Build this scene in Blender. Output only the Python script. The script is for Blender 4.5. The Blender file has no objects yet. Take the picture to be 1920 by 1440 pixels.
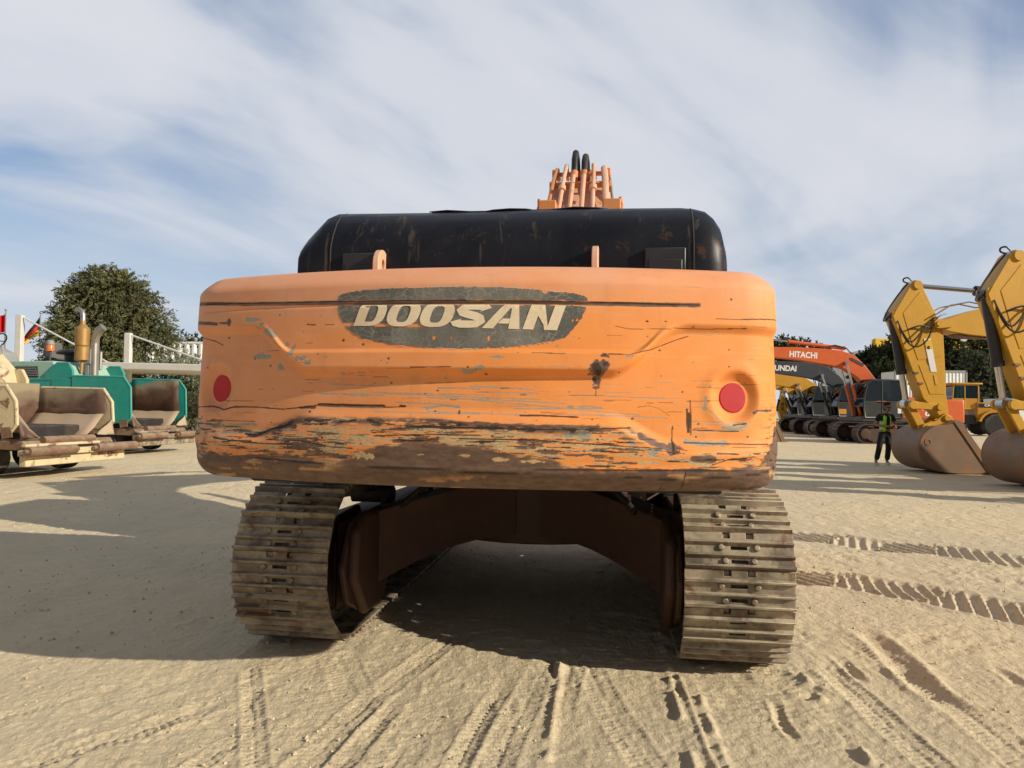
import bpy, bmesh, math, random
import numpy as np
from mathutils import Matrix, Vector, noise as mnoise
random.seed(7); rng = np.random.default_rng(11)
C = bpy.context.scene.collection
PI = math.pi; R = math.radians
def V(*a): return Vector(a)

# ------------------------------------------------------------------ camera model
CAMZ, PITCH, ROLL, FPX = 1.53, 0.0296, 0.0135, 1400.0
def project(P):
    x, y, z = P[..., 0], P[..., 1], P[..., 2] - CAMZ
    c, s = math.cos(PITCH), math.sin(PITCH)
    d = y*c + z*s; v = z*c - y*s
    px = FPX*x/d; py = -FPX*v/d
    cr, sr = math.cos(ROLL), math.sin(ROLL)
    return 960 + px*cr - py*sr, 720 + px*sr + py*cr
def at(px, py, Y):
    """world point seen at photo pixel (px, py) at distance Y"""
    cr, sr = math.cos(ROLL), math.sin(ROLL)
    a, b = px - 960, py - 720
    u, w = a*cr + b*sr, -a*sr + b*cr
    c, s = math.cos(PITCH), math.sin(PITCH)
    dx, dy, dz = u/FPX, c + s*w/FPX, s - c*w/FPX
    return V(dx/dy*Y, Y, CAMZ + dz/dy*Y)

# ------------------------------------------------------------------ numpy noise
_perm = rng.integers(0, 2**31, 4096)
def vnoise(x, y, seed=0):
    xi = np.floor(x).astype(np.int64); yi = np.floor(y).astype(np.int64)
    fx = x - xi; fy = y - yi
    fx = fx*fx*(3-2*fx); fy = fy*fy*(3-2*fy)
    def h(a, b):
        n = (a*73856093) ^ (b*19349663) ^ (seed*83492791 + 1013)
        n = (n ^ (n >> 13)) * 1274126177
        n = n ^ (n >> 16)
        return (n & 0xFFFF)/65535.0
    a = h(xi, yi); b = h(xi+1, yi); c = h(xi, yi+1); d = h(xi+1, yi+1)
    return (a*(1-fx)+b*fx)*(1-fy) + (c*(1-fx)+d*fx)*fy
def fbm(x, y, o=4, seed=0, gain=.5):
    t = 0; a = 1; n = 0
    for i in range(o):
        t = t + a*vnoise(x*2**i + 17.3*i, y*2**i + 5.1*i, seed+i); n += a; a *= gain
    return t/n
def sstep(a, b, x):
    t = np.clip((x-a)/(b-a), 0, 1); return t*t*(3-2*t)

# ------------------------------------------------------------------ materials
M = {}
def nodes_of(name):
    m = bpy.data.materials.new(name); m.use_nodes = True
    nt = m.node_tree; b = nt.nodes['Principled BSDF']
    return m, nt, b
def N(nt, typ, **kw):
    n = nt.nodes.new(typ)
    for k, v in kw.items():
        if k.startswith('i_'):
            n.inputs[k[2:].replace('_', ' ')].default_value = v
        else: setattr(n, k, v)
    return n
def noise_node(nt, vec, scale, detail=5, rough=.55, dist=0, stretch=None):
    if stretch:
        mp = N(nt, 'ShaderNodeMapping'); mp.inputs['Scale'].default_value = stretch
        nt.links.new(vec, mp.inputs['Vector']); vec = mp.outputs[0]
    n = N(nt, 'ShaderNodeTexNoise'); n.inputs['Scale'].default_value = scale
    n.inputs['Detail'].default_value = detail; n.inputs['Roughness'].default_value = rough
    n.inputs['Distortion'].default_value = dist
    nt.links.new(vec, n.inputs['Vector']); return n.outputs['Fac']
def ramp(nt, fac, a, b):
    n = N(nt, 'ShaderNodeMapRange'); n.interpolation_type = 'SMOOTHSTEP'
    n.inputs[1].default_value = a; n.inputs[2].default_value = b
    nt.links.new(fac, n.inputs[0]); return n.outputs[0]
def mul(nt, a, b):
    n = N(nt, 'ShaderNodeMath', operation='MULTIPLY')
    for i, s in enumerate((a, b)):
        if isinstance(s, (int, float)): n.inputs[i].default_value = s
        else: nt.links.new(s, n.inputs[i])
    return n.outputs[0]
def mixc(nt, fac, a, b):
    n = N(nt, 'ShaderNodeMix', data_type='RGBA')
    if isinstance(fac, (int, float)): n.inputs[0].default_value = fac
    else: nt.links.new(fac, n.inputs[0])
    for i, s in ((6, a), (7, b)):
        if isinstance(s, tuple): n.inputs[i].default_value = (*s[:3], 1)
        else: nt.links.new(s, n.inputs[i])
    return n.outputs[2]
def bump(nt, b, h, strength=.3, dist=.01):
    n = N(nt, 'ShaderNodeBump'); n.inputs['Strength'].default_value = strength; n.inputs['Distance'].default_value = dist
    nt.links.new(h, n.inputs['Height']); nt.links.new(n.outputs[0], b.inputs['Normal'])
def paint(name, col, rough=.5, metal=0.0, col2=None, sc=3.0, amt=.6, rust=None, rust_sc=5.0, rust_lo=.6, rust_hi=.72,
          dust=(.40, .33, .23), dust_amt=.25, bmp=.12, spec=.5, dlo=.3, dhi=.65):
    m, nt, b = nodes_of(name)
    tc = N(nt, 'ShaderNodeTexCoord').outputs['Object']
    oi = N(nt, 'ShaderNodeObjectInfo'); vm = N(nt, 'ShaderNodeVectorMath', operation='MULTIPLY_ADD'); nt.links.new(oi.outputs['Random'], vm.inputs[0]); vm.inputs[1].default_value = (37, 53, 71); nt.links.new(tc, vm.inputs[2]); tc = vm.outputs[0]
    col2 = col2 or tuple(c*.72 for c in col)
    c = mixc(nt, mul(nt, ramp(nt, noise_node(nt, tc, sc, 6, .6, .4), .35, .7), amt), col, col2)
    fine = noise_node(nt, tc, sc*9, 5, .65)
    c = mixc(nt, mul(nt, ramp(nt, fine, .5, .8), .28), c, tuple(x*.6 for x in col))
    if rust:
        rn = ramp(nt, noise_node(nt, tc, rust_sc, 9, .68, .6), rust_lo, rust_hi)
        c = mixc(nt, rn, c, rust)
    if dust_amt:
        g = N(nt, 'ShaderNodeNewGeometry'); sx = N(nt, 'ShaderNodeSeparateXYZ'); nt.links.new(g.outputs['Normal'], sx.inputs[0])
        up = ramp(nt, sx.outputs[2], -.2, 1.0)
        du = mul(nt, mul(nt, up, ramp(nt, noise_node(nt, tc, sc*1.7, 6, .6), dlo, dhi)), dust_amt)
        c = mixc(nt, du, c, dust)
        c = mixc(nt, mul(nt, ramp(nt, noise_node(nt, tc, sc*.6, 4), .5, .75), dust_amt*.5), c, dust)
    nt.links.new(c, b.inputs['Base Color'])
    b.inputs['Roughness'].default_value = rough; b.inputs['Metallic'].default_value = metal
    b.inputs['Specular IOR Level'].default_value = spec
    if bmp: bump(nt, b, fine, bmp, .006)
    M[name] = m; return m
RUST = (.12, .05, .022)
paint('orange_paint', (.66, .23, .06), .5, col2=(.62, .27, .11), rust=RUST, rust_lo=.66, rust_hi=.74)
paint('pink_paint', (.72, .42, .29), .6, col2=(.70, .32, .15), rust=(.22, .08, .03), rust_sc=9, rust_lo=.6, rust_hi=.68)
paint('black_hose', (.012, .012, .013), .45, dust_amt=.15)
paint('cab_grey', (.030, .031, .033), .4, dust_amt=.12)
paint('dark_grey', (.035, .037, .042), .5, dust_amt=.25)
paint('hyundai_grey', (.04, .045, .055), .4, dust_amt=.12)
paint('hitachi_orange', (.62, .11, .018), .4, dust_amt=.12, amt=.35)
paint('cat_yellow', (.64, .335, .020), .45, col2=(.56, .28, .02), rust=RUST, rust_lo=.70, rust_hi=.76, dust_amt=.14)
paint('machine_yellow', (.60, .29, .018), .45, col2=(.52, .25, .02), dust_amt=.15)
paint('jcb_yellow', (.72, .42, .04), .45, dust_amt=.12)
paint('chrome', (.55, .55, .56), .18, metal=1.0, dust_amt=0, amt=.2, bmp=0)
paint('cyl_black', (.020, .018, .024), .38, dust_amt=.12)
paint('bucket_steel', (.20, .125, .075), .6, col2=(.25, .135, .07), rust=(.28, .12, .045), rust_sc=2.2, rust_lo=.5, rust_hi=.62, dust_amt=.5, dust=(.36, .26, .165))
paint('track_steel', (.12, .09, .064), .55, metal=.15, col2=(.42, .345, .235), sc=4.5, amt=1.0, rust=(.15, .065, .032), rust_sc=5, rust_lo=.52, rust_hi=.64, dust=(.52, .43, .295), dust_amt=.85, bmp=.4, dlo=.40, dhi=.58)
paint('track_dark', (.055, .045, .035), .65, col2=(.11, .085, .06), dust_amt=.5)
paint('frame_brown', (.058, .026, .016), .65, col2=(.085, .039, .023), rust=(.03, .018, .012), dust_amt=.2, dust=(.12, .085, .055), bmp=.3)
paint('under_black', (.016, .012, .011), .7, dust_amt=.15)
paint('white_paint', (.74, .74, .72), .5, dust_amt=.25, amt=.25)
paint('canopy_white', (.62, .59, .53), .6, dust_amt=.3, amt=.3)
paint('grey_plastic', (.30, .30, .29), .5, dust_amt=.2)
paint('seat_grey', (.10, .095, .09), .7, dust_amt=.2)
paint('cream_paint', (.66, .54, .33), .55, col2=(.52, .39, .21), rust=(.20, .095, .04), rust_sc=3.2, rust_lo=.54, rust_hi=.62, dust_amt=.45)
paint('teal_paint', (.012, .30, .245), .45, col2=(.012, .24, .20), rust=(.15, .12, .08), rust_sc=3, rust_lo=.66, rust_hi=.74, dust_amt=.2)
paint('mint_paint', (.32, .50, .39), .5, dust_amt=.3, amt=.4)
paint('hopper_inside', (.085, .040, .024), .6, col2=(.13, .07, .04), rust=(.20, .16, .11), rust_sc=1.6, rust_lo=.55, rust_hi=.7, dust=(.3, .24, .17), dust_amt=.3)
paint('hopper_floor', (.42, .30, .20), .7, col2=(.40, .31, .21), dust_amt=.2)
paint('roller_rust', (.17, .085, .045), .65, col2=(.33, .25, .165), rust=(.14, .07, .04), rust_sc=6, rust_lo=.55, rust_hi=.68, dust_amt=.4)
paint('muffler', (.42, .25, .08), .5, col2=(.30, .13, .05), metal=.4, dust_amt=.1)
paint('steel_pipe', (.45, .41, .35), .35, metal=.8, dust_amt=.1)
paint('beacon_orange', (.75, .17, .03), .25, dust_amt=0, amt=.1)
paint('tyre', (.028, .027, .026), .85, dust_amt=.6, dust=(.28, .23, .17), bmp=.3)
paint('rim_grey', (.45, .43, .38), .6, dust_amt=.4)
paint('bark', (.10, .07, .045), .9, dust_amt=0, bmp=.6)
paint('sign_yellow', (.78, .47, .012), .5, dust_amt=.05, amt=.2)
paint('sign_black', (.012, .012, .012), .5, dust_amt=0)
paint('letter_white', (.80, .80, .78), .5, dust_amt=0, amt=.1)
paint('letter_dark', (.06, .03, .02), .5, dust_amt=0, amt=.1)
paint('flag_red', (.62, .012, .015), .7, dust_amt=0, amt=.15)
paint('skin', (.33, .17, .105), .55, dust_amt=0, amt=.2, bmp=0)
paint('hair_black', (.012, .010, .010), .6, dust_amt=0)
paint('cloth_black', (.010, .010, .012), .85, dust_amt=0, amt=.3)
paint('vest_green', (.30, .78, .04), .6, dust_amt=0, amt=.2)
paint('vest_silver', (.60, .62, .58), .4, dust_amt=0)
paint('shoe_white', (.68, .67, .64), .6, dust_amt=.2)
paint('phone_black', (.02, .02, .022), .2, dust_amt=0)
paint('light_white', (.85, .85, .80), .3, dust_amt=0)
def glass(name, tint=(.32, .36, .36), gloss=.3):
    m, nt, b = nodes_of(name); nt.nodes.remove(b)
    t = N(nt, 'ShaderNodeBsdfTransparent'); t.inputs[0].default_value = (*tint, 1)
    g = N(nt, 'ShaderNodeBsdfGlossy'); g.inputs['Roughness'].default_value = .06; g.inputs['Color'].default_value = (.85, .9, .92, 1)
    f = N(nt, 'ShaderNodeLayerWeight'); f.inputs['Blend'].default_value = gloss
    mx = N(nt, 'ShaderNodeMixShader'); nt.links.new(f.outputs['Fresnel'], mx.inputs[0])
    nt.links.new(t.outputs[0], mx.inputs[1]); nt.links.new(g.outputs[0], mx.inputs[2])
    nt.links.new(mx.outputs[0], nt.nodes['Material Output'].inputs[0]); M[name] = m
glass('cab_glass', (.42, .46, .45), .42); glass('teal_glass', (.25, .42, .40), .35)
def leafmat(name, a, b_, c):
    m, nt, b = nodes_of(name)
    g = N(nt, 'ShaderNodeNewGeometry')
    tc = N(nt, 'ShaderNodeTexCoord').outputs['Object']
    r = g.outputs['Random Per Island']
    col = mixc(nt, r, a, b_)
    col = mixc(nt, mul(nt, ramp(nt, noise_node(nt, tc, .9, 3), .4, .7), .7), col, c)
    nt.links.new(col, b.inputs['Base Color']); b.inputs['Roughness'].default_value = .65
    b.inputs['Specular IOR Level'].default_value = .25
    tr = N(nt, 'ShaderNodeBsdfTranslucent'); nt.links.new(col, tr.inputs[0])
    mx = N(nt, 'ShaderNodeMixShader'); mx.inputs[0].default_value = .25
    nt.links.new(b.outputs[0], mx.inputs[1]); nt.links.new(tr.outputs[0], mx.inputs[2])
    nt.links.new(mx.outputs[0], nt.nodes['Material Output'].inputs[0]); M[name] = m
leafmat('leaf_olive', (.12, .13, .055), (.24, .225, .105), (.08, .09, .04))
leafmat('leaf_dark', (.040, .054, .022), (.105, .115, .05), (.034, .045, .02))
leafmat('leaf_grey', (.075, .085, .05), (.14, .145, .085), (.06, .07, .04))
leafmat('leaf_pale', (.12, .14, .06), (.45, .44, .33), (.09, .11, .05))

# ------------------------------------------------------------------ mesh builder
def smooth3u(P, n=5):
    P = [Vector(p) for p in P]; out = []
    for i in range(len(P)-1):
        p0, p1, p2, p3 = P[max(i-1, 0)], P[i], P[i+1], P[min(i+2, len(P)-1)]
        for k in range(n):
            t = k/n; out.append(.5*((2*p1)+(p2-p0)*t+(2*p0-5*p1+4*p2-p3)*t*t+(3*p1-p0-3*p2+p3)*t**3))
    return out+[P[-1]]
class MB:
    def __init__(s): s.v = []; s.f = []
    def add(s, vs, fs):
        o = len(s.v); s.v += [tuple(x) for x in vs]; s.f += [tuple(i+o for i in q) for q in fs]; return s
    def box(s, c, d, rot=None):
        x, y, z = d[0]/2, d[1]/2, d[2]/2
        vs = [V(a*x, b*y, e*z) for a in (-1, 1) for b in (-1, 1) for e in (-1, 1)]
        if rot: vs = [rot @ q for q in vs]
        vs = [q + Vector(c) for q in vs]
        return s.add(vs, [(0, 1, 3, 2), (4, 6, 7, 5), (0, 4, 5, 1), (2, 3, 7, 6), (0, 2, 6, 4), (1, 5, 7, 3)])
    def prism(s, poly, a, b, axis='x'):
        n = len(poly)
        def p(t, q):
            if axis == 'x': return (t, q[0], q[1])
            if axis == 'y': return (q[0], t, q[1])
            return (q[0], q[1], t)
        vs = [p(a, q) for q in poly] + [p(b, q) for q in poly]
        fs = [tuple(range(n-1, -1, -1)), tuple(range(n, 2*n))] + [(i, (i+1) % n, n+(i+1) % n, n+i) for i in range(n)]
        return s.add(vs, fs)
    def tube(s, pts, r, n=10, caps=True):
        pts = [Vector(p) for p in pts]; k = len(pts)
        rs = r if isinstance(r, (list, tuple)) else [r]*k
        t0 = (pts[1]-pts[0]).normalized()
        up = V(0, 0, 1) if abs(t0.z) < .9 else V(1, 0, 0)
        nrm = (up - t0*up.dot(t0)).normalized(); vs = []
        for i, p in enumerate(pts):
            t = ((pts[min(i+1, k-1)]-p).normalized() + (p-pts[max(i-1, 0)]).normalized())
            t = t.normalized() if t.length > 1e-6 else t0
            nrm = (nrm - t*nrm.dot(t)).normalized(); bi = t.cross(nrm)
            for j in range(n):
                a = 2*PI*j/n; vs.append(p + (nrm*math.cos(a)+bi*math.sin(a))*rs[i])
        fs = [(i*n+j, i*n+(j+1) % n, (i+1)*n+(j+1) % n, (i+1)*n+j) for i in range(k-1) for j in range(n)]
        if caps: fs += [tuple(range(n-1, -1, -1)), tuple((k-1)*n+j for j in range(n))]
        return s.add(vs, fs)
    def cyl(s, a, b, r, n=14, r2=None): return s.tube([a, b], [r, r if r2 is None else r2], n)
    def lathe(s, prof, axis_o, axis_d, n=24):
        d = Vector(axis_d).normalized(); u = V(0, 0, 1) if abs(d.z) < .9 else V(1, 0, 0)
        u = (u-d*u.dot(d)).normalized(); w = d.cross(u); o = Vector(axis_o); vs = []
        for r_, h in prof:
            for j in range(n):
                a = 2*PI*j/n; vs.append(o + d*h + (u*math.cos(a)+w*math.sin(a))*r_)
        k = len(prof)
        fs = [(i*n+j, i*n+(j+1) % n, (i+1)*n+(j+1) % n, (i+1)*n+j) for i in range(k-1) for j in range(n)]
        fs += [tuple(range(n-1, -1, -1)), tuple((k-1)*n+j for j in range(n))]
        return s.add(vs, fs)
    def sheet(s, rows):
        k = len(rows); n = len(rows[0])
        return s.add([p for r_ in rows for p in r_], [(i*n+j, i*n+j+1, (i+1)*n+j+1, (i+1)*n+j) for i in range(k-1) for j in range(n-1)])
    def build(s, name, mat, parent=None, bevel=0, angle=35, solid=0, recalc=True, seg=2):
        me = bpy.data.meshes.new(name); me.from_pydata(s.v, [], s.f)
        if recalc:
            bm = bmesh.new(); bm.from_mesh(me); bmesh.ops.recalc_face_normals(bm, faces=bm.faces); bm.to_mesh(me); bm.free()
        me.polygons.foreach_set('use_smooth', [True]*len(me.polygons)); me.set_sharp_from_angle(angle=R(angle))
        me.materials.append(mat if not isinstance(mat, str) else M[mat])
        o = bpy.data.objects.new(name, me); C.objects.link(o)
        if parent: o.parent = parent
        if solid:
            q = o.modifiers.new('solid', 'SOLIDIFY'); q.thickness = solid; q.offset = 0
        if bevel:
            q = o.modifiers.new('bevel', 'BEVEL'); q.width = bevel; q.segments = seg; q.limit_method = 'ANGLE'; q.angle_limit = R(30)
            q.harden_normals = False
        return o
def np_mesh(name, verts, faces, mat, parent=None, smooth=True):
    verts = np.asarray(verts, np.float32); faces = np.asarray(faces, np.int32); k = faces.shape[1]
    me = bpy.data.meshes.new(name)
    me.vertices.add(len(verts)); me.vertices.foreach_set('co', verts.ravel())
    me.loops.add(faces.size); me.loops.foreach_set('vertex_index', faces.ravel())
    me.polygons.add(len(faces)); me.polygons.foreach_set('loop_start', np.arange(0, faces.size, k, dtype=np.int32))
    me.polygons.foreach_set('use_smooth', np.full(len(faces), smooth))
    me.update(calc_edges=True); me.validate()
    me.materials.append(M[mat] if isinstance(mat, str) else mat)
    o = bpy.data.objects.new(name, me); C.objects.link(o)
    if parent: o.parent = parent
    return o
def thing(name, label, cat, loc=(0, 0, 0), rz=0, group=None):
    o = bpy.data.objects.new(name, None); C.objects.link(o); o.empty_display_size = .3
    o.location = loc; o.rotation_euler = (0, 0, rz); tag(o, label, cat, group); return o
def tag(o, label, cat, group=None):
    o['label'] = label; o['category'] = cat
    if group: o['group'] = group
    return o
def copy_tree(o, parent=None):
    c = o.copy(); C.objects.link(c); c.parent = parent
    for ch in list(o.children): copy_tree(ch, c)
    return c
_txtcache = {}
def text_mesh(txt, bold=0.0, shear=0.0, extrude=0.0, spacing=1.0):
    """vertices (n,3) and faces of a filled text in the built-in font, normalised to height 1 from the origin"""
    cu = bpy.data.curves.new('t', 'FONT'); cu.body = txt; cu.offset = bold; cu.shear = shear; cu.extrude = extrude
    cu.resolution_u = 6; cu.space_character = spacing
    ob = bpy.data.objects.new('t', cu); C.objects.link(ob)
    dg = bpy.context.evaluated_depsgraph_get(); me = ob.evaluated_get(dg).to_mesh()
    v = np.array([q.co[:] for q in me.vertices]); f = [tuple(p.vertices) for p in me.polygons]
    ob.evaluated_get(dg).to_mesh_clear(); bpy.data.objects.remove(ob); bpy.data.curves.remove(cu)
    v[:, 0] -= v[:, 0].min(); v[:, 1] -= v[:, 1].min(); v /= v[:, 1].max()
    return v, f
def lettering(txt, mat, parent, origin, xdir, ydir, h, bold=.02, shear=0, width=None, name='lettering'):
    v, f = text_mesh(txt, bold, shear); w = v[:, 0].max()
    kx = (width/w) if width else h
    o = Vector(origin); xd = Vector(xdir).normalized(); yd = Vector(ydir).normalized()
    mb = MB(); mb.add([o + xd*(a[0]*kx) + yd*(a[1]*h) for a in v], f)
    return mb.build(name, mat, parent, recalc=False)

# ------------------------------------------------------------------ world, sun, camera
scene = bpy.context.scene
SKY_A, SKY_B = (14.2, 3.1, 0), (6.6, 6.6, 0)
SUNDIR = V(2.0, -0.96, 1.0).normalized()
elev = math.asin(SUNDIR.z); az = math.atan2(SUNDIR.x, SUNDIR.y)
w = bpy.data.worlds.new('World'); scene.world = w; w.use_nodes = True
nt = w.node_tree; bg = nt.nodes['Background']; bg.inputs[1].default_value = .1
sky = N(nt, 'ShaderNodeTexSky'); sky.sky_type = 'NISHITA'; sky.sun_disc = False
sky.sun_elevation = elev; sky.sun_rotation = az; sky.altitude = 10; sky.air_density = 1.0; sky.dust_density = 1.2; sky.ozone_density = 1.5
tc = N(nt, 'ShaderNodeTexCoord').outputs['Generated']
sep = N(nt, 'ShaderNodeSeparateXYZ'); nt.links.new(tc, sep.inputs[0])
den = N(nt, 'ShaderNodeMath', operation='ADD'); nt.links.new(sep.outputs[2], den.inputs[0]); den.inputs[1].default_value = .20
dmx = N(nt, 'ShaderNodeMath', operation='MAXIMUM'); nt.links.new(den.outputs[0], dmx.inputs[0]); dmx.inputs[1].default_value = .08
cx = N(nt, 'ShaderNodeMath', operation='DIVIDE'); nt.links.new(sep.outputs[0], cx.inputs[0]); nt.links.new(dmx.outputs[0], cx.inputs[1])
cy = N(nt, 'ShaderNodeMath', operation='DIVIDE'); nt.links.new(sep.outputs[1], cy.inputs[0]); nt.links.new(dmx.outputs[0], cy.inputs[1])
cmb = N(nt, 'ShaderNodeCombineXYZ'); nt.links.new(cx.outputs[0], cmb.inputs[0]); nt.links.new(cy.outputs[0], cmb.inputs[1])
def skymap(azim, scale, loc=(0, 0, 0)):
    """cloud-plane coordinates with x along the compass direction azim, scaled after turning"""
    m1 = N(nt, 'ShaderNodeMapping'); m1.inputs['Rotation'].default_value = (0, 0, -(PI/2-azim)); nt.links.new(cmb.outputs[0], m1.inputs[0])
    m2 = N(nt, 'ShaderNodeMapping'); m2.inputs['Scale'].default_value = scale; m2.inputs['Location'].default_value = loc
    nt.links.new(m1.outputs[0], m2.inputs[0]); return m2.outputs[0]
big = noise_node(nt, skymap(R(38), (.72, .95, 1), SKY_A), 1.0, 5, .48, .6)
streak = noise_node(nt, skymap(R(44), (.50, 1.45, 1), SKY_B), 1.1, 6, .5, .9)
wisp = noise_node(nt, skymap(R(36), (1.1, 2.0, 1), (8.0, 2.0, 0)), 1.6, 6, .52, 1.0)
add = N(nt, 'ShaderNodeMath', operation='ADD'); nt.links.new(mul(nt, big, .60), add.inputs[0]); nt.links.new(mul(nt, streak, .34), add.inputs[1])
add2 = N(nt, 'ShaderNodeMath', operation='ADD'); nt.links.new(add.outputs[0], add2.inputs[0]); nt.links.new(mul(nt, wisp, .13), add2.inputs[1])
cov = ramp(nt, add2.outputs[0], .415, .61)
dens = ramp(nt, add2.outputs[0], .50, .70)
ccol = mixc(nt, dens, (5.2, 5.6, 6.3), (6.5, 6.55, 6.9))
base = mixc(nt, .30, sky.outputs[0], (1.5, 2.6, 5.2))
hz = ramp(nt, sep.outputs[2], .30, .0)
base = mixc(nt, mul(nt, hz, .88), base, (5.0, 5.75, 6.7))
fin0 = mixc(nt, mul(nt, cov, .90), base, ccol)
frm = N(nt, 'ShaderNodeMapRange'); frm.interpolation_type = 'SMOOTHSTEP'; nt.links.new(sep.outputs[1], frm.inputs[0]); frm.inputs[1].default_value = -.3; frm.inputs[2].default_value = .75; frm.inputs[3].default_value = .56; frm.inputs[4].default_value = 1.17  # sky gain added to shape the light: brighter ahead, dimmer behind the camera
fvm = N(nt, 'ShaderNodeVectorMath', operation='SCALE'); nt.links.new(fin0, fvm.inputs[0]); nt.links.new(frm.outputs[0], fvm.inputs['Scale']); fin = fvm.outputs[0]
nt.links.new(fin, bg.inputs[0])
sl = bpy.data.lights.new('sun', 'SUN'); sl.energy = 5.0; sl.angle = R(.5); sl.color = (1.0, .92, .77)
so = bpy.data.objects.new('sun', sl); C.objects.link(so); so.rotation_euler = (-SUNDIR).to_track_quat('-Z', 'Y').to_euler(); so.location = (20, -10, 15)
cd = bpy.data.cameras.new('camera'); co = bpy.data.objects.new('camera', cd); C.objects.link(co)
cd.sensor_width = 36; cd.lens = FPX/1920*36; cd.clip_end = 20000; cd.clip_start = .05
co.matrix_world = Matrix.Translation((0, 0, CAMZ)) @ Matrix.Rotation(PI/2+PITCH, 4, 'X') @ Matrix.Rotation(ROLL, 4, 'Z')
scene.camera = co
scene.view_settings.view_transform = 'Standard'; scene.view_settings.look = 'None'; scene.view_settings.exposure = 0
scene.cycles.max_bounces = 6; scene.cycles.transparent_max_bounces = 12

# ------------------------------------------------------------------ ground
def ground_pt(px, py):
    a = at(px, py, 1.0); d = a - V(0, 0, CAMZ); t = -CAMZ/d.z; return (d.x*t, d.y*t)
def strip(H, X, Y, pts, width, fn):
    """pts: polyline on the ground; fn(along, across) gives height change inside the strip"""
    acc = 0.0; best = np.full(X.shape, 9.0); al = np.zeros(X.shape); ac = np.zeros(X.shape)
    for (x0, y0), (x1, y1) in zip(pts[:-1], pts[1:]):
        L = math.hypot(x1-x0, y1-y0); ux, uy = (x1-x0)/L, (y1-y0)/L
        m = (X > min(x0, x1)-width) & (X < max(x0, x1)+width) & (Y > min(y0, y1)-width) & (Y < max(y0, y1)+width)
        if m.any():
            t = (X[m]-x0)*ux + (Y[m]-y0)*uy; s = -(X[m]-x0)*uy + (Y[m]-y0)*ux
            tc_ = np.clip(t, 0, L); d = np.hypot(s, t-tc_)
            bb = best[m]; ok = d < bb; bb[ok] = d[ok]; best[m] = bb
            q = al[m]; q[ok] = (acc+t)[ok]; al[m] = q
            q = ac[m]; q[ok] = s[ok]; ac[m] = q
        acc += L
    m = best < width/2*1.4
    if m.any(): H[m] += fn(al[m], ac[m], best[m])
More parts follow.
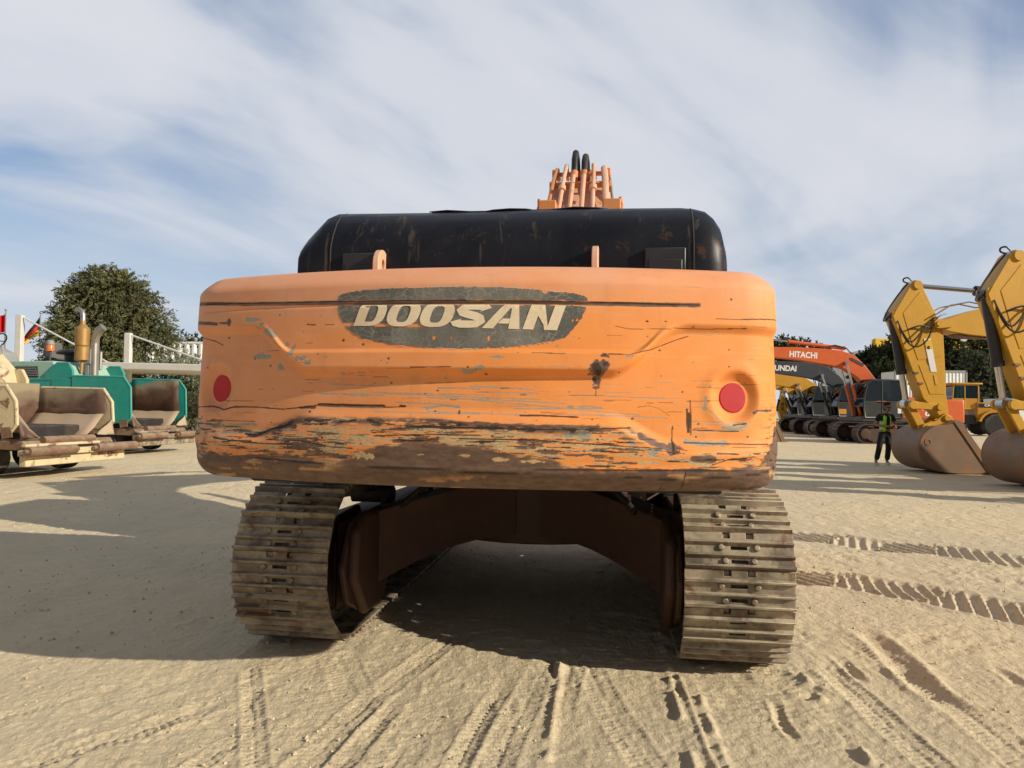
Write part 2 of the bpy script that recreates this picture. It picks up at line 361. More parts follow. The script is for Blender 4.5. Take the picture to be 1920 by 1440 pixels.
def make_ground():
    u = list(np.arange(-.82, .82001, .0027)); e = .82; st = .004
    ext = []
    while e < 9: e += st; st *= 1.25; ext.append(e)
    u = np.array([-q for q in ext[::-1]] + u + ext)
    ys = [2.55]
    while ys[-1] < 24: ys.append(ys[-1]*1.0026)
    st = ys[-1]*.004
    while ys[-1] < 6000: ys.append(ys[-1]+st); st *= 1.09
    back = []; e = 2.55; st = .02
    while e > -60: e -= st; st *= 1.2; back.append(e)
    ys = np.array(back[::-1] + ys)
    wv = np.where(ys >= 2.55, ys, 2.55 + np.abs(ys-2.55))
    X = u[None, :]*wv[:, None]; Y = np.repeat(ys[:, None], len(u), 1)
    far = sstep(26, 9, Y)
    H = (fbm(X*.35, Y*.35, 3, 3)-.5)*.05*sstep(40, 15, Y)
    H += (fbm(X*2.2, Y*2.2, 4, 9)-.5)*.022*far
    H += (fbm(X*9, Y*9, 4, 21, .6)-.5)*.017*far*(.4+1.1*sstep(.42, .62, fbm(X*.8, Y*.8, 2, 5)))
    H += (fbm(X*30, Y*30, 2, 31)-.5)*.010*far
    cl = vnoise(X*17, Y*17, 77); H += np.clip(cl-.78, 0, 1)*.045*far*sstep(.4, .6, fbm(X*.6+4, Y*.6, 3, 8))
    G = lambda *p: [ground_pt(*q) for q in p]
    # --- ribbed tyre prints of a big loader crossing on the right
    def lug(pitch, depth, slant, w):
        def fn(t, s, d):
            ed = sstep(w*.52, w*.42, np.abs(s)); ph = (t + slant*np.abs(s)*0 + slant*s)/pitch
            ph = ph + .10*vnoise(t*3, s*3, 4)
            bar = sstep(.25, .42, np.abs((ph % 1)-.5)*1.0)
            rim = np.exp(-((np.abs(s)-w*.55)/.05)**2)*depth*.5*(.4+vnoise(t*6, s*4, 8))
            return ed*(-depth*.45 + (bar-.5)*depth*1.6*(.5+.8*vnoise(t*2.1, s*2.1, 14))) + rim
        return fn
    strip(H, X, Y, G((1475, 1003), (1560, 1008), (1650, 1022), (1760, 1030), (1960, 1060)), .74, lug(.135, .026, .55, .74))
    strip(H, X, Y, G((1480, 1082), (1570, 1085), (1650, 1100), (1760, 1118), (1960, 1160)), .66, lug(.125, .028, .55, .66))
    # --- fan of car tyre prints in the foreground
    def tyre(w, seed, depth=.006):
        def fn(t, s, d):
            ed = sstep(w*.55, w*.45, np.abs(s)); fade = sstep(.25, .6, fbm(t*.7+seed*7, s*.0+seed, 2, seed))
            ribs = .5+.5*np.cos(2*PI*s/(w/4.0))
            blk = sstep(.14, .24, np.abs(((t/.042+1.6*np.abs(s)/w+.5*(s > 0)) % 1)-.5))*(np.abs(s) > w*.10)
            rim = np.exp(-((np.abs(s)-w*.56)/.018)**2)
            return fade*(ed*(-depth*1.2 - depth*.5*ribs + depth*1.9*(blk*1.0-.5)*(.5+vnoise(t*3, s*9, seed+2))) + rim*depth*1.5)
        return fn
    fan = [((330, 1460), (560, 1290), (760, 1195)), ((520, 1470), (700, 1300), (840, 1200)), ((700, 1470), (800, 1330), (905, 1205)),
           ((830, 1470), (905, 1340), (985, 1215)), ((905, 1470), (980, 1320), (1030, 1230)), ((120, 1400), (340, 1310), (560, 1262)),
           ((0, 1340), (200, 1290), (420, 1255)), ((0, 1440), (250, 1370), (470, 1290)), ((700, 1440), (690, 1350), (640, 1240)),
           ((480, 1440), (475, 1340), (470, 1260)), ((1240, 1460), (1150, 1330), (1100, 1240)), ((1530, 1440), (1500, 1340), (1450, 1265)),
           ((1640, 1440), (1580, 1350), (1510, 1270)), ((1760, 1440), (1640, 1330), (1560, 1260)), ((1920, 1420), (1760, 1290), (1620, 1210)),
           ((600, 1470), (745, 1310), (880, 1190)), ((1000, 1470), (1040, 1340), (1075, 1230))]
    for i, p in enumerate(fan):
        strip(H, X, Y, G(*p), .11+.05*(i % 3), tyre(.11+.05*(i % 3), i+1, .0027+.0010*(i % 2)))
    # --- crawler prints behind the tracks, edges broken up
    def crawl(w, depth, seed):
        def fn(t, s, d):
            ed = sstep(w*.52, w*.46, np.abs(s)); fd = sstep(.38, .6, fbm(t*1.6, s*1.6, 3, seed))
            b = np.abs(((t/.075) % 1)-.5)*2
            rim = np.exp(-((np.abs(s)-w*.51)/.022)**2)*depth*2.6*sstep(.45, .6, vnoise(t*9, s*2, seed+3))
            return ed*(-depth + depth*.9*sstep(.55, .9, b)*fd) + rim
        return fn
    strip(H, X, Y, G((1385, 1235), (1440, 1330), (1520, 1460)), .62, crawl(.62, .008, 40))
    strip(H, X, Y, G((1150, 1180), (1155, 1300), (1165, 1460)), .62, crawl(.62, .007, 44))
    # --- gouges and ruts in the loose dirt on the right
    def gouge(w, depth, L):
        def fn(t, s, d):
            fd = sstep(0, .35*L, t)*sstep(L, .65*L, t); s = s + .05*(fbm(t*5, s*3, 3, 62)-.5)
            q = np.exp(-(s/(w*.33))**2)*(.75+.5*vnoise(t*3.3, s*0, 5))*fd + .25*(fbm(t*14, s*14, 3, 63)-.5)
            rim = np.exp(-((s-w*.55)/(w*.16))**2)+np.exp(-((s+w*.55)/(w*.16))**2)
            return (-depth*q + rim*depth*.7*fd)*.42*(.65+.5*vnoise(t*6, s*6, 6))
        return fn
    for p, w_, dp in [(((1600, 1170), (1660, 1215), (1740, 1290), (1840, 1360)), .20, .075), (((1565, 1226), (1590, 1250), (1622, 1280)), .09, .035),
                      (((1447, 1295), (1462, 1345), (1510, 1400)), .07, .03), (((1850, 1245), (1885, 1262), (1920, 1290)), .10, .03),
                      (((1490, 1250), (1530, 1275)), .12, .02), (((1850, 1420), (1920, 1450)), .2, .02)]:
        gp = G(*p); strip(H, X, Y, gp, w_*1.7, gouge(w_, dp, sum(math.hypot(b[0]-a[0], b[1]-a[1]) for a, b in zip(gp[:-1], gp[1:]))))
    for p in [((1035, 1235), (1037, 1290)), ((1262, 1265), (1285, 1330), (1310, 1400), (1330, 1440))]:
        strip(H, X, Y, G(*p), .08, lambda t, s, d: -.014*np.exp(-(s/.018)**2)*sstep(.4, .6, vnoise(t*9, s*0, 3)) + .012*np.exp(-((s-.04)/.015)**2))
    # churned loose heaps beside the right track and along the prints
    for (px, py, rr, hh) in [(1510, 1290, .22, .03), (1560, 1040, .5, .03), (1480, 1190, .25, .03), (1870, 1080, .6, .03), (1240, 1190, .2, .035), (1790, 1200, .5, .02)]:
        gx_, gy_ = ground_pt(px, py); d2 = ((X-gx_)**2+(Y-gy_)**2)/rr**2
        H += hh*np.exp(-d2)*(fbm(X*12, Y*12, 3, 55)*1.6-.4)
    H = H*sstep(400, 60, Y) - .012
    V3 = np.stack([X, Y, H], -1).reshape(-1, 3); nr, nc = X.shape
    i = np.arange(nr-1)[:, None]*nc + np.arange(nc-1)[None, :]
    F = np.stack([i, i+1, i+nc+1, i+nc], -1).reshape(-1, 4)
    m, nt, b = nodes_of('sand'); tc = N(nt, 'ShaderNodeTexCoord').outputs['Object']
    c = mixc(nt, ramp(nt, noise_node(nt, tc, .35, 6, .6, .6), .35, .65), (.74, .60, .385), (.68, .565, .385))
    c = mixc(nt, mul(nt, ramp(nt, noise_node(nt, tc, 2.4, 8, .65, .3, (1, .45, 1)), .45, .7), .4), c, (.55, .45, .305))
    c = mixc(nt, mul(nt, ramp(nt, noise_node(nt, tc, 22, 6, .7), .5, .75), .45), c, (.80, .67, .46))
    c = mixc(nt, mul(nt, ramp(nt, noise_node(nt, tc, 60, 4, .7), .60, .72), .5), c, (.22, .175, .125))
    dm = N(nt, 'ShaderNodeTexVoronoi'); dm.inputs['Scale'].default_value = 28; nt.links.new(tc, dm.inputs['Vector'])
    c = mixc(nt, mul(nt, ramp(nt, dm.outputs['Distance'], .20, .06), mul(nt, ramp(nt, noise_node(nt, tc, 3, 3), .5, .7), .6)), c, (.68, .57, .41))
    nt.links.new(c, b.inputs['Base Color']); b.inputs['Roughness'].default_value = .95; b.inputs['Specular IOR Level'].default_value = .1
    hn = N(nt, 'ShaderNodeMath', operation='ADD'); nt.links.new(noise_node(nt, tc, 45, 7, .72), hn.inputs[0])
    nt.links.new(mul(nt, noise_node(nt, tc, 6, 5, .6, 0, (1, .35, 1)), 2.2), hn.inputs[1])
    bump(nt, b, hn.outputs[0], .9, .020)
    M['sand'] = m
    o = np_mesh('ground', V3, F, 'sand'); o['kind'] = 'structure'
    # interpolator for stones
    return ys, u, H, wv
ys_, u_, H_, wv_ = make_ground()
def ground_h(x, y):
    r_ = min(max(np.searchsorted(ys_, y)-1, 0), len(ys_)-1); q = x/wv_[r_]; c_ = min(max(np.searchsorted(u_, q)-1, 0), len(u_)-1)
    return float(H_[r_, c_])
def make_stones():
    vs, fs = [], []
    base = [V(1, 0, 0), V(-1, 0, 0), V(0, 1, 0), V(0, -1, 0), V(0, 0, 1), V(0, 0, -1)]
    tri = [(0, 2, 4), (2, 1, 4), (1, 3, 4), (3, 0, 4), (2, 0, 5), (1, 2, 5), (3, 1, 5), (0, 3, 5)]
    for k in range(9000):
        y = 2.7*math.exp(random.random()*1.75); x = (random.random()*1.6-.8)*y
        if fbm(np.array([x*.9]), np.array([y*.9]), 3, 61)[0] < .42 + .12*random.random(): continue
        s = .002 + .008*random.random()**5*(1+y*.10); z = ground_h(x, y)
        rot = Matrix.Rotation(random.random()*6.3, 3, 'Z') @ Matrix.Rotation(random.random()*6.3, 3, 'X')
        o = len(vs)
        for b in base: vs.append(rot @ (b*s*(.6+.7*random.random())) + V(x, y, z+s*.35))
        fs += [tuple(i+o for i in t) for t in tri]
    m, nt, b = nodes_of('stone'); g = N(nt, 'ShaderNodeNewGeometry')
    nt.links.new(mixc(nt, g.outputs['Random Per Island'], (.44, .35, .24), (.72, .60, .42)), b.inputs['Base Color']); b.inputs['Roughness'].default_value = .9
    M['stone'] = m
    o = np_mesh('gravel', [tuple(v) for v in vs], fs, 'stone', smooth=False); o['kind'] = 'stuff'
    tag(o, 'loose dirt crumbs and small stones scattered over the sandy yard', 'gravel')
make_stones()

# ------------------------------------------------------------------ the orange excavator seen from behind
EX0, EY0, YAW, YAWU = .26, 6.756, .128, .1507
ex = thing('excavator', 'worn orange crawler excavator seen from behind, wide scratched counterweight under a black hood', 'excavator', (EX0, EY0, 0), -YAW)
def upper(o): o.rotation_euler = (0, 0, -(YAWU-YAW)); o.location.x += UX; o.location.z += UZ; return o

CW_R, CW_X, CW_REAR, CW_C = 4.0, 1.295, -3.42, .29
UX, UZ = -.012, .043
def cw_plan():
    yc = CW_REAR + CW_R; pts = []
    a1 = math.asin(CW_X/CW_R)
    for i in range(400):
        a = -a1 + 2*a1*i/399; pts.append((CW_R*math.sin(a), yc - CW_R*math.cos(a)))
    cxn, cyn = CW_R*math.sin(a1) - CW_C*math.sin(a1), yc - CW_R*math.cos(a1) + CW_C*math.cos(a1)
    right = []
    for i in range(1, 121):
        a = a1 + (PI/2-a1)*i/120; right.append((cxn + CW_C*math.sin(a), cyn - CW_C*math.cos(a)))
    ex_, ey_ = right[-1]
    for i in range(1, 100): right.append((ex_ - .0006*i, ey_ + .8*i/99))
    pts = [(-x, y) for x, y in right[::-1]] + pts + right
    P = np.array(pts); d = np.r_[0, np.cumsum(np.hypot(*np.diff(P, axis=0).T))]
    return P, d - d[-1]/2
_P, _D = cw_plan(); SMAX = _D[-1]
def plan(s):
    x = np.interp(s, _D, _P[:, 0]); y = np.interp(s, _D, _P[:, 1])
    e = .01; tx = np.interp(s+e, _D, _P[:, 0]) - np.interp(s-e, _D, _P[:, 0]); ty = np.interp(s+e, _D, _P[:, 1]) - np.interp(s-e, _D, _P[:, 1])
    L = np.hypot(tx, ty)+1e-9
    return x, y, ty/L, -tx/L            # position, outward normal
Z0, Z1 = 1.105, 2.135
LIGHTS = [(-1.30, 1.557), (1.29, 1.538)]
def cw_disp(s, z):
    a = np.abs(s)
    def curve(lo, hi, a0, a1): return lo + (hi-lo)*sstep(a0, a1, a)
    zc = curve(1.635, 1.85, .70, 1.06); zr = curve(1.735, 1.872, .80, 1.0)
    zl = curve(1.435, 1.315, .68, 1.0)
    d = .030*sstep(zc-.028, zc+.022, z)
    d = d + .020*sstep(zr+.010, zr-.012, z)*sstep(zc-.02, zc+.03, z)*sstep(1.02, .80, a)
    d = d + .040*sstep(zl+.045, zl-.045, z)*sstep(1.5, 1.1, a) + .014*sstep(1.1, 1.5, a)*sstep(1.42, 1.30, z)
    d = d - .012*sstep(1.30, 1.22, z)
    for (ls, lz) in LIGHTS:
        r = np.hypot(s-ls, (z-lz)*.97); d = d + .006*np.exp(-((r-.135)/.03)**2) - .032*sstep(.125, .072, r)*sstep(2.2, 1.3, a)
    d = d*sstep(1.75, 1.48, a)
    d = d + (fbm(s*2.3, z*2.3, 3, 90)-.5)*.008 + (fbm(s*6, z*14, 3, 95)-.5)*.004*sstep(1.5, 1.3, z)
    d = d - .006*np.exp(-((z-1.947)/.006)**2)*sstep(-1.42, -1.36, s)*sstep(1.02, .98, s)
    return d
# profile: (inset, z) around the section, from under the belly over the rear face to the top
def cw_profile():
    p = []
    for t in np.linspace(.75, .14, 8): p.append((t, Z0))
    for a in np.linspace(0, PI/2, 16)[1:]: p.append((.105-.105*math.sin(a), Z0+.105-.105*math.cos(a)))
    n = 300
    for i in range(1, n+1):
        z = Z0+.105 + (Z1-.095-(Z0+.105))*i/n; p.append((.022*max(0, (z-1.5))/.5, z))
    i0 = p[-1][0]
    for a in np.linspace(0, PI/2, 16)[1:]: p.append((i0+.095-.095*math.cos(a), Z1-.095+.095*math.sin(a)))
    for t in np.linspace(i0+.15, .8, 8): p.append((t, Z1+.01*(t-.1)))
    return np.array(p)
PROF = cw_profile()
def cw_surface(s, inset, z, off=0.0):
    x, y, nx, ny = plan(s)
    face = sstep(Z0+.02, Z0+.1, z)*sstep(Z1-.02, Z1-.1, z)
    # corners in elevation are rounded too: pull the ends in
    d = cw_disp(s, z)*face - inset + off
    lim = np.minimum(d, .2)
    # slide deep insets inward towards the centre plane instead of along the corner normal
    deep = np.clip(-d-.24, 0, None); d2 = np.maximum(d, -.24)
    X = x + nx*d2; Y = y + ny*d2
    X = X*(1-.25*deep); Y = Y + deep*.9
    return np.stack([X, Y, z + 0*X], -1)
def upper_world(P):
    c, s_ = math.cos(YAWU), math.sin(YAWU)
    return np.stack([EX0 + UX + P[..., 0]*c + P[..., 1]*s_, EY0 - P[..., 0]*s_ + P[..., 1]*c, P[..., 2] + UZ], -1)
# lookup photo pixel -> (s, z) on the rear face
_ls = np.linspace(-1.85, 1.85, 741); _lz = np.linspace(Z0, Z1, 261)
_S, _Z = np.meshgrid(_ls, _lz, indexing='ij')
_ins = np.interp(_Z, PROF[8:-8, 1], PROF[8:-8, 0])
_px, _py = project(upper_world(cw_surface(_S, _ins, _Z)))
def sz(px, py):
    k = np.argmin((_px-px)**2 + (_py-py)**2 + 1e3*(np.abs(_S) > 1.7)); return _S.flat[k], _Z.flat[k]

def make_counterweight():
    ns = 1180
    ss = np.linspace(-SMAX, SMAX, ns); S = np.repeat(ss[:, None], len(PROF), 1)
    I = np.repeat(PROF[None, :, 0], ns, 0); Z = np.repeat(PROF[None, :, 1], ns, 0)
    P = cw_surface(S, I, Z)
    n2 = len(PROF)
    i = np.arange(ns-1)[:, None]*n2 + np.arange(n2-1)[None, :]
    F = np.stack([i, i+n2, i+n2+1, i+1], -1).reshape(-1, 4)
    o = np_mesh('counterweight', P.reshape(-1, 3), F, 'orange_paint', ex)
    # ---- wear maps, drawn in (s, z) metres on the steel
    brown = np.zeros(S.shape); tan = np.zeros(S.shape); grey = np.zeros(S.shape); dark = np.zeros(S.shape); fade = np.zeros(S.shape)
    nz1 = fbm(S*11, Z*62, 6, 101, .58); nz2 = fbm(S*26, Z*80, 5, 111); nz3 = fbm(S*3, Z*9, 4, 121); nzf = fbm(S*70, Z*120, 3, 131)
    def line(ch, pts, wid, jit=.5, amt=1.0, fromsz=False):
        q = [sz(*p) for p in pts] if not fromsz else pts
        wid = wid*1.0
        for (s0, z0), (s1, z1) in zip(q[:-1], q[1:]):
            L = math.hypot(s1-s0, z1-z0)+1e-6
            m = (S > min(s0, s1)-wid*4) & (S < max(s0, s1)+wid*4) & (Z > min(z0, z1)-wid*4) & (Z < max(z0, z1)+wid*4)
            if not m.any(): continue
            t = np.clip(((S[m]-s0)*(s1-s0)+(Z[m]-z0)*(z1-z0))/L**2, 0, 1)
            d = np.hypot(S[m]-s0-t*(s1-s0), Z[m]-z0-t*(z1-z0))
            ww = wid*(1-jit+2*jit*nz2[m])
            ch[m] = np.maximum(ch[m], amt*sstep(ww, ww*.6, d))
    def blob(ch, c, rs, rz, seed=0, amt=1.0, hard=.14):
        s0, z0 = sz(*c); r = np.hypot((S-s0)/rs, (Z-z0)/rz) + (fbm(S*38+seed, Z*46, 4, 150+seed)-.5)*2.2
        np.maximum(ch, amt*sstep(1.0, 1.0-hard, r), out=ch)
    # brown worn bumper: boundary line read along the lower edge
    bl = [(372, 832), (400, 846), (450, 852), (500, 852), (560, 856), (600, 860), (640, 862), (668, 858), (685, 842), (720, 834), (745, 838), (765, 828), (800, 832), (840, 838),
          (880, 836), (920, 840), (945, 850), (980, 856), (1030, 864), (1060, 874), (1120, 880), (1200, 879), (1300, 879), (1380, 878), (1425, 874), (1440, 850), (1452, 800)]
    bs = np.array(sorted(sz(*p) for p in bl)); zb = np.interp(S, bs[:, 0], bs[:, 1])
    brown = np.maximum(brown, sstep(.008, -.006, Z - zb - (nz1-.5)*.05 - (nz2-.5)*.03))
    ends = sstep(1.58, 1.75, np.abs(S)); brown = np.maximum(brown, ends*.0)
    # flaking band above it
    top = np.interp(S, *np.array(sorted([sz(*p) for p in [(372, 775), (420, 790), (470, 806), (520, 795), (560, 783), (700, 785), (800, 787), (900, 796), (1000, 801), (1100, 803), (1180, 803), (1230, 825), (1262, 845), (1330, 850), (1450, 845)]])).T)
    inb = sstep(.012, -.01, Z-top)*(1-brown)
    depth_ = np.clip((top-Z)/np.maximum(top-zb, .02), 0, 1)
    cen = sstep(-1.1, -.6, S)*sstep(.75, .1, S)
    gate = sstep(.40, .58, fbm(S*2.6, Z*13, 3, 177)); tan = np.maximum(tan, inb*sstep(.62-.12*cen-.05*depth_, .65-.12*cen-.05*depth_, (nz1*.7+nz2*.3)*(.80+.2*gate)))
    tan = np.maximum(tan, inb*sstep(.60-.07*cen, .63-.07*cen, fbm(S*5, Z*95, 6, 171, .6)))
    brown = np.maximum(brown, inb*sstep(.62-.085*cen*(.4+depth_), .64-.085*cen*(.4+depth_), fbm(S*9, Z*66, 6, 181, .62))*.97)
    edge = np.exp(-((Z-top+.012)/.016)**2)*sstep(-1.02, -.85, S)*sstep(.95, .7, S)
    brown = np.maximum(brown, edge*sstep(.44, .52, nz1)); dark = np.maximum(dark, edge*sstep(.56, .62, nz2)); tan = np.maximum(tan, edge*sstep(.5, .55, nz2))
    dark = np.maximum(dark, inb*sstep(.64, .67, fbm(S*6, Z*120, 6, 191, .6)))
    # left shoulder flaking
    le = sstep(-1.15, -1.45, S)*np.exp(-((Z-1.365)/.06)**2)
    tan = np.maximum(tan, le*sstep(.5, .56, nz1)*.6); grey = np.maximum(grey, le*sstep(.48, .55, nz2)); dark = np.maximum(dark, le*sstep(.6, .64, nz2))
    le = sstep(1.38, 1.5, S)*sstep(1.62, 1.25, Z); dark = np.maximum(dark, le*sstep(.62, .66, nz2)); brown = np.maximum(brown, le*sstep(.60, .65, nz1))
    # seams along the bumper
    line(dark, [(480, 858), (640, 872), (760, 877), (900, 880), (1050, 882), (1200, 881), (1330, 882), (1440, 884)], .0045, .4)
    line(dark, [(1150, 893), (1240, 900), (1350, 896), (1440, 886)], .0035, .5); line(dark, [(760, 880), (900, 886), (1040, 888)], .0025, .6)
    line(dark, [(1370, 918), (1400, 916), (1440, 908)], .004, .6); line(dark, [(1284, 885), (1276, 915)], .003, .5); line(dark, [(1240, 912), (1232, 922)], .003, .5)
    yl = brown*sstep(.62, .68, fbm(S*7, Z*55, 5, 201))*sstep(1.30, 1.18, Z)*sstep(.5, .62, nz3)
    for (a, b, c_, d_) in [(680, 855, .05, .016), (935, 862, .040, .010), (998, 866, .045, .008), (868, 854, .03, .005), (790, 852, .02, .006)]:
        k = np.zeros(S.shape); blob(k, (a, b), c_, d_, a % 17); tan = np.maximum(tan, k); brown = brown*(1-k)
    # long gouge across the upper panel
    line(brown, [(385, 574), (460, 571), (560, 569), (700, 567), (870, 566), (1000, 567), (1105, 569), (1200, 571), (1310, 573)], .0115, .25); line(dark, [(385, 572), (560, 566.5), (870, 563.5), (1105, 566.5), (1310, 571.5)], .003, .4)
    blob(brown, (430, 603), .012, .022, 2); blob(brown, (868, 562), .018, .012, 3); line(brown, [(382, 607), (406, 607)], .010, .2); line(brown, [(412, 606), (430, 606)], .006)
    line(dark, [(382, 626), (392, 628), (404, 640), (418, 648)], .003, .5); blob(grey, (1210, 571), .025, .012, 3, .9); blob(tan, (1212, 572), .022, .010, 6, .8)
    line(dark, [(1342, 597), (1390, 600), (1446, 603)], .003, .4); line(dark, [(1262, 616), (1320, 618), (1400, 617)], .0022, .5); line(dark, [(1155, 612), (1180, 617), (1260, 616)], .0015, .6)
    line(dark, [(1140, 664), (1180, 664), (1220, 656), (1262, 640), (1290, 631)], .0022, .5); line(grey, [(1175, 668), (1185, 668)], .006)
    # the dark chip right of the panel
    for (a, b, c_, d_, e) in [(1137, 667, .022, .012, 5), (1118, 690, .035, .030, 7), (1135, 684, .028, .024, 9), (1117, 715, .022, .026, 11), (1122, 700, .026, .02, 4)]: blob(brown, (a, b), c_, d_, e); blob(dark, (a-2, b-2), c_*.6, d_*.6, e+1, .8)
    line(dark, [(1116, 725), (1117, 742)], .0025); 
    # grey primer chips on the left
    for (a, b, c_, d_, e) in [(470, 600, .035, .009, 1), (490, 608, .03, .010, 2), (502, 620, .016, .012, 3), (512, 630, .02, .012, 4), (490, 668, .036, .013, 5), (528, 688, .017, .013, 6), (550, 655, .012, .016, 7),
                              (568, 672, .026, .013, 8), (575, 680, .02, .01, 9), (610, 669, .024, .004, 10), (538, 646, .01, .007, 11), (880, 694, .025, .008, 12), (897, 689, .02, .008, 13), (643, 701, .008, .006, 1), (680, 704, .02, .004, 2), (930, 669, .03, .005, 3)]:
        blob(grey, (a, b), c_*1.25, d_*1.25, e)
    line(dark, [(480, 612), (530, 655), (560, 680), (580, 682)], .0022, .7, .5)
    line(dark, [(770, 688), (845, 687)], .003, .8, .8); line(dark, [(575, 609), (590, 609)], .003); line(dark, [(610, 609), (625, 609)], .0025)
    # cracks and scratches below the lamp line
    line(dark, [(366, 764), (400, 762), (420, 768), (440, 763), (480, 763), (530, 767), (560, 764), (592, 760), (600, 758)], .004, .7)
    line(brown, [(562, 764), (590, 764)], .008, .6); line(brown, [(597, 758.5), (660, 761), (720, 762)], .0095, .35); line(dark, [(597, 757), (660, 759.5), (720, 760.5)], .004, .4); line(dark, [(720, 763), (760, 762)], .003); blob(dark, (754, 761), .018, .008, 4)
    line(dark, [(373, 735), (382, 725), (384, 745), (377, 764)], .0035, .6); line(dark, [(372, 690), (370, 760)], .003, .8)
    for k, (x0, y0, x1, y1) in enumerate([(600, 739, 720, 741), (640, 741, 700, 743), (700, 736, 905, 742), (720, 738, 1010, 750), (800, 745, 1060, 757), (860, 748, 1200, 778), (800, 771, 1000, 779), (960, 767, 1130, 766), (740, 755, 860, 760), (900, 735, 1010, 738),
                                          (880, 725, 1000, 731), (620, 720, 760, 724), (790, 764, 850, 760), (700, 772, 900, 777), (1040, 776, 1250, 784), (1290, 790, 1420, 792), (1300, 806, 1400, 808), (1130, 742, 1250, 748), (820, 728, 900, 730)]):
        line(grey, [(x0, y0), ((x0+x1)/2, (y0+y1)/2+(.8 if k % 2 else -.8)), (x1, y1)], .0032, .85, .85)
    line(dark, [(974, 779), (1030, 780), (1082, 782)], .0042, .3); line(grey, [(800, 766), (830, 760), (862, 764)], .006, .7); line(tan, [(595, 739), (632, 739)], .006, .4); line(tan, [(664, 737), (685, 737)], .008, .3)
    blob(grey, (1068, 766), .022, .012, 2); line(grey, [(1085, 764), (1100, 763), (1126, 765)], .004, .6); line(dark, [(862, 771), (860, 776)], .004)
    blob(grey, (1085, 815), .05, .02, 5); blob(grey, (1183, 828), .024, .018, 7); blob(grey, (1228, 848), .03, .014, 9); blob(tan, (1190, 846), .03, .013, 3)
    line(tan, [(880, 826), (1000, 828), (1100, 835), (1240, 843)], .007, .7); line(dark, [(860, 823), (1000, 825), (1120, 833), (1240, 841)], .003, .7); line(dark, [(700, 818), (800, 815), (900, 817)], .003, .8); line(tan, [(620, 802), (800, 806), (960, 812), (1140, 824)], .005, .8)
    line(dark, [(760, 800), (900, 804), (1080, 806), (1180, 802)], .004, .8); line(brown, [(800, 789), (1000, 799), (1120, 802)], .010, .9)
    # left diagonal crack
    line(brown, [(468, 814), (480, 816), (510, 805), (535, 798), (552, 799)], .014, .7); line(dark, [(460, 812), (480, 816), (512, 803), (545, 796)], .006, .7); line(dark, [(523, 806), (521, 822), (500, 824)], .003, .6)
    line(dark, [(500, 824), (560, 826), (620, 837), (660, 840)], .0026, .7); line(grey, [(375, 792), (430, 800), (460, 795), (480, 797)], .008, .9); line(dark, [(395, 787), (478, 790)], .0025, .6); line(grey, [(415, 812), (450, 810), (478, 812)], .010, .9); line(dark, [(400, 820), (430, 826), (470, 828)], .006, .95)
    # right side scars
    for (x0, y0, x1, y1, w_) in [(1293, 752, 1295, 815, .004), (1288, 768, 1289, 809, .006), (1291, 775, 1292, 809, .005), (1261, 800, 1262, 850, .0035)]: line(dark, [(x0, y0), (x1, y1)], w_, .4)
    blob(brown, (1263, 841), .030, .028, 3); blob(brown, (1250, 838), .025, .013, 4); line(brown, [(1200, 818), (1215, 826), (1235, 833), (1255, 842)], .016, .8); line(dark, [(1262, 830), (1263, 852)], .005, .3); line(dark, [(1270, 842), (1288, 845)], .003)
    line(grey, [(1283, 827), (1310, 831), (1345, 833), (1360, 831)], .013, .8); line(dark, [(1283, 829), (1330, 832), (1440, 833)], .0035, .6); line(grey, [(1355, 802), (1380, 804), (1398, 798)], .013, .8); line(dark, [(1300, 807), (1350, 808), (1385, 809)], .0028, .6)
    line(dark, [(1375, 798), (1398, 795)], .004, .8); line(brown, [(1414, 775), (1422, 770), (1446, 770)], .006, .7); line(grey, [(1322, 745), (1322, 758), (1320, 766)], .008, .5); blob(grey, (1321, 766), .014, .011, 2); line(grey, [(1328, 768), (1345, 785), (1365, 795)], .003, .7)
    line(brown, [(1300, 860), (1325, 861), (1338, 863)], .018, .9); line(tan, [(1295, 865), (1330, 872)], .016, .9); line(dark, [(1335, 872), (1365, 862), (1405, 858)], .0028, .7); line(dark, [(1345, 850), (1385, 853)], .004, .8)
    line(dark, [(1195, 764), (1215, 761), (1235, 766), (1254, 780)], .0014, .6, .7)
    for k in range(240):      # fine random scuffs, mostly level
        s0 = rng.uniform(-1.4, 1.4); z0 = rng.uniform(1.28, 1.62) if k % 4 else rng.uniform(1.6, 2.05); L = rng.uniform(.015, .16)*(1.6 if k % 7 == 0 else 1)
        line([grey, dark, tan][k % 3], [(s0, z0), (s0+L, z0+rng.uniform(-.05, .05)*L)], rng.uniform(.0012, .0024), .9, rng.uniform(.3, .9), True)
    for k in range(150):      # chips
        s0 = rng.uniform(-1.5, 1.5); z0 = 1.28+.75*rng.random()**1.8; r = rng.uniform(.003, .008)
        m = (np.abs(S-s0) < .03) & (np.abs(Z-z0) < .03); d = np.hypot(S[m]-s0, (Z[m]-z0)*1.3)/r + (nzf[m]-.5)*1.6
        ch = [grey, dark, brown][k % 3]; ch[m] = np.maximum(ch[m], sstep(1, .6, d))
    lefts = sstep(1.0, -1.6, S)
    fade = np.clip(lefts*.8 + sstep(1.80, 2.12, Z)*.9 + (nz3-.5)*.6, 0, 1)*sstep(1.15, 1.4, Z)
    yl = yl*(1-dark); tan = np.maximum(tan, yl); brown = brown*(1-yl*.75)
    a = o.data.attributes.new('wear', 'FLOAT_COLOR', 'POINT')
    a.data.foreach_set('color', np.stack([brown, tan, grey, dark], -1).astype(np.float32).ravel())
    a = o.data.attributes.new('fade', 'FLOAT', 'POINT'); a.data.foreach_set('value', fade.astype(np.float32).ravel())
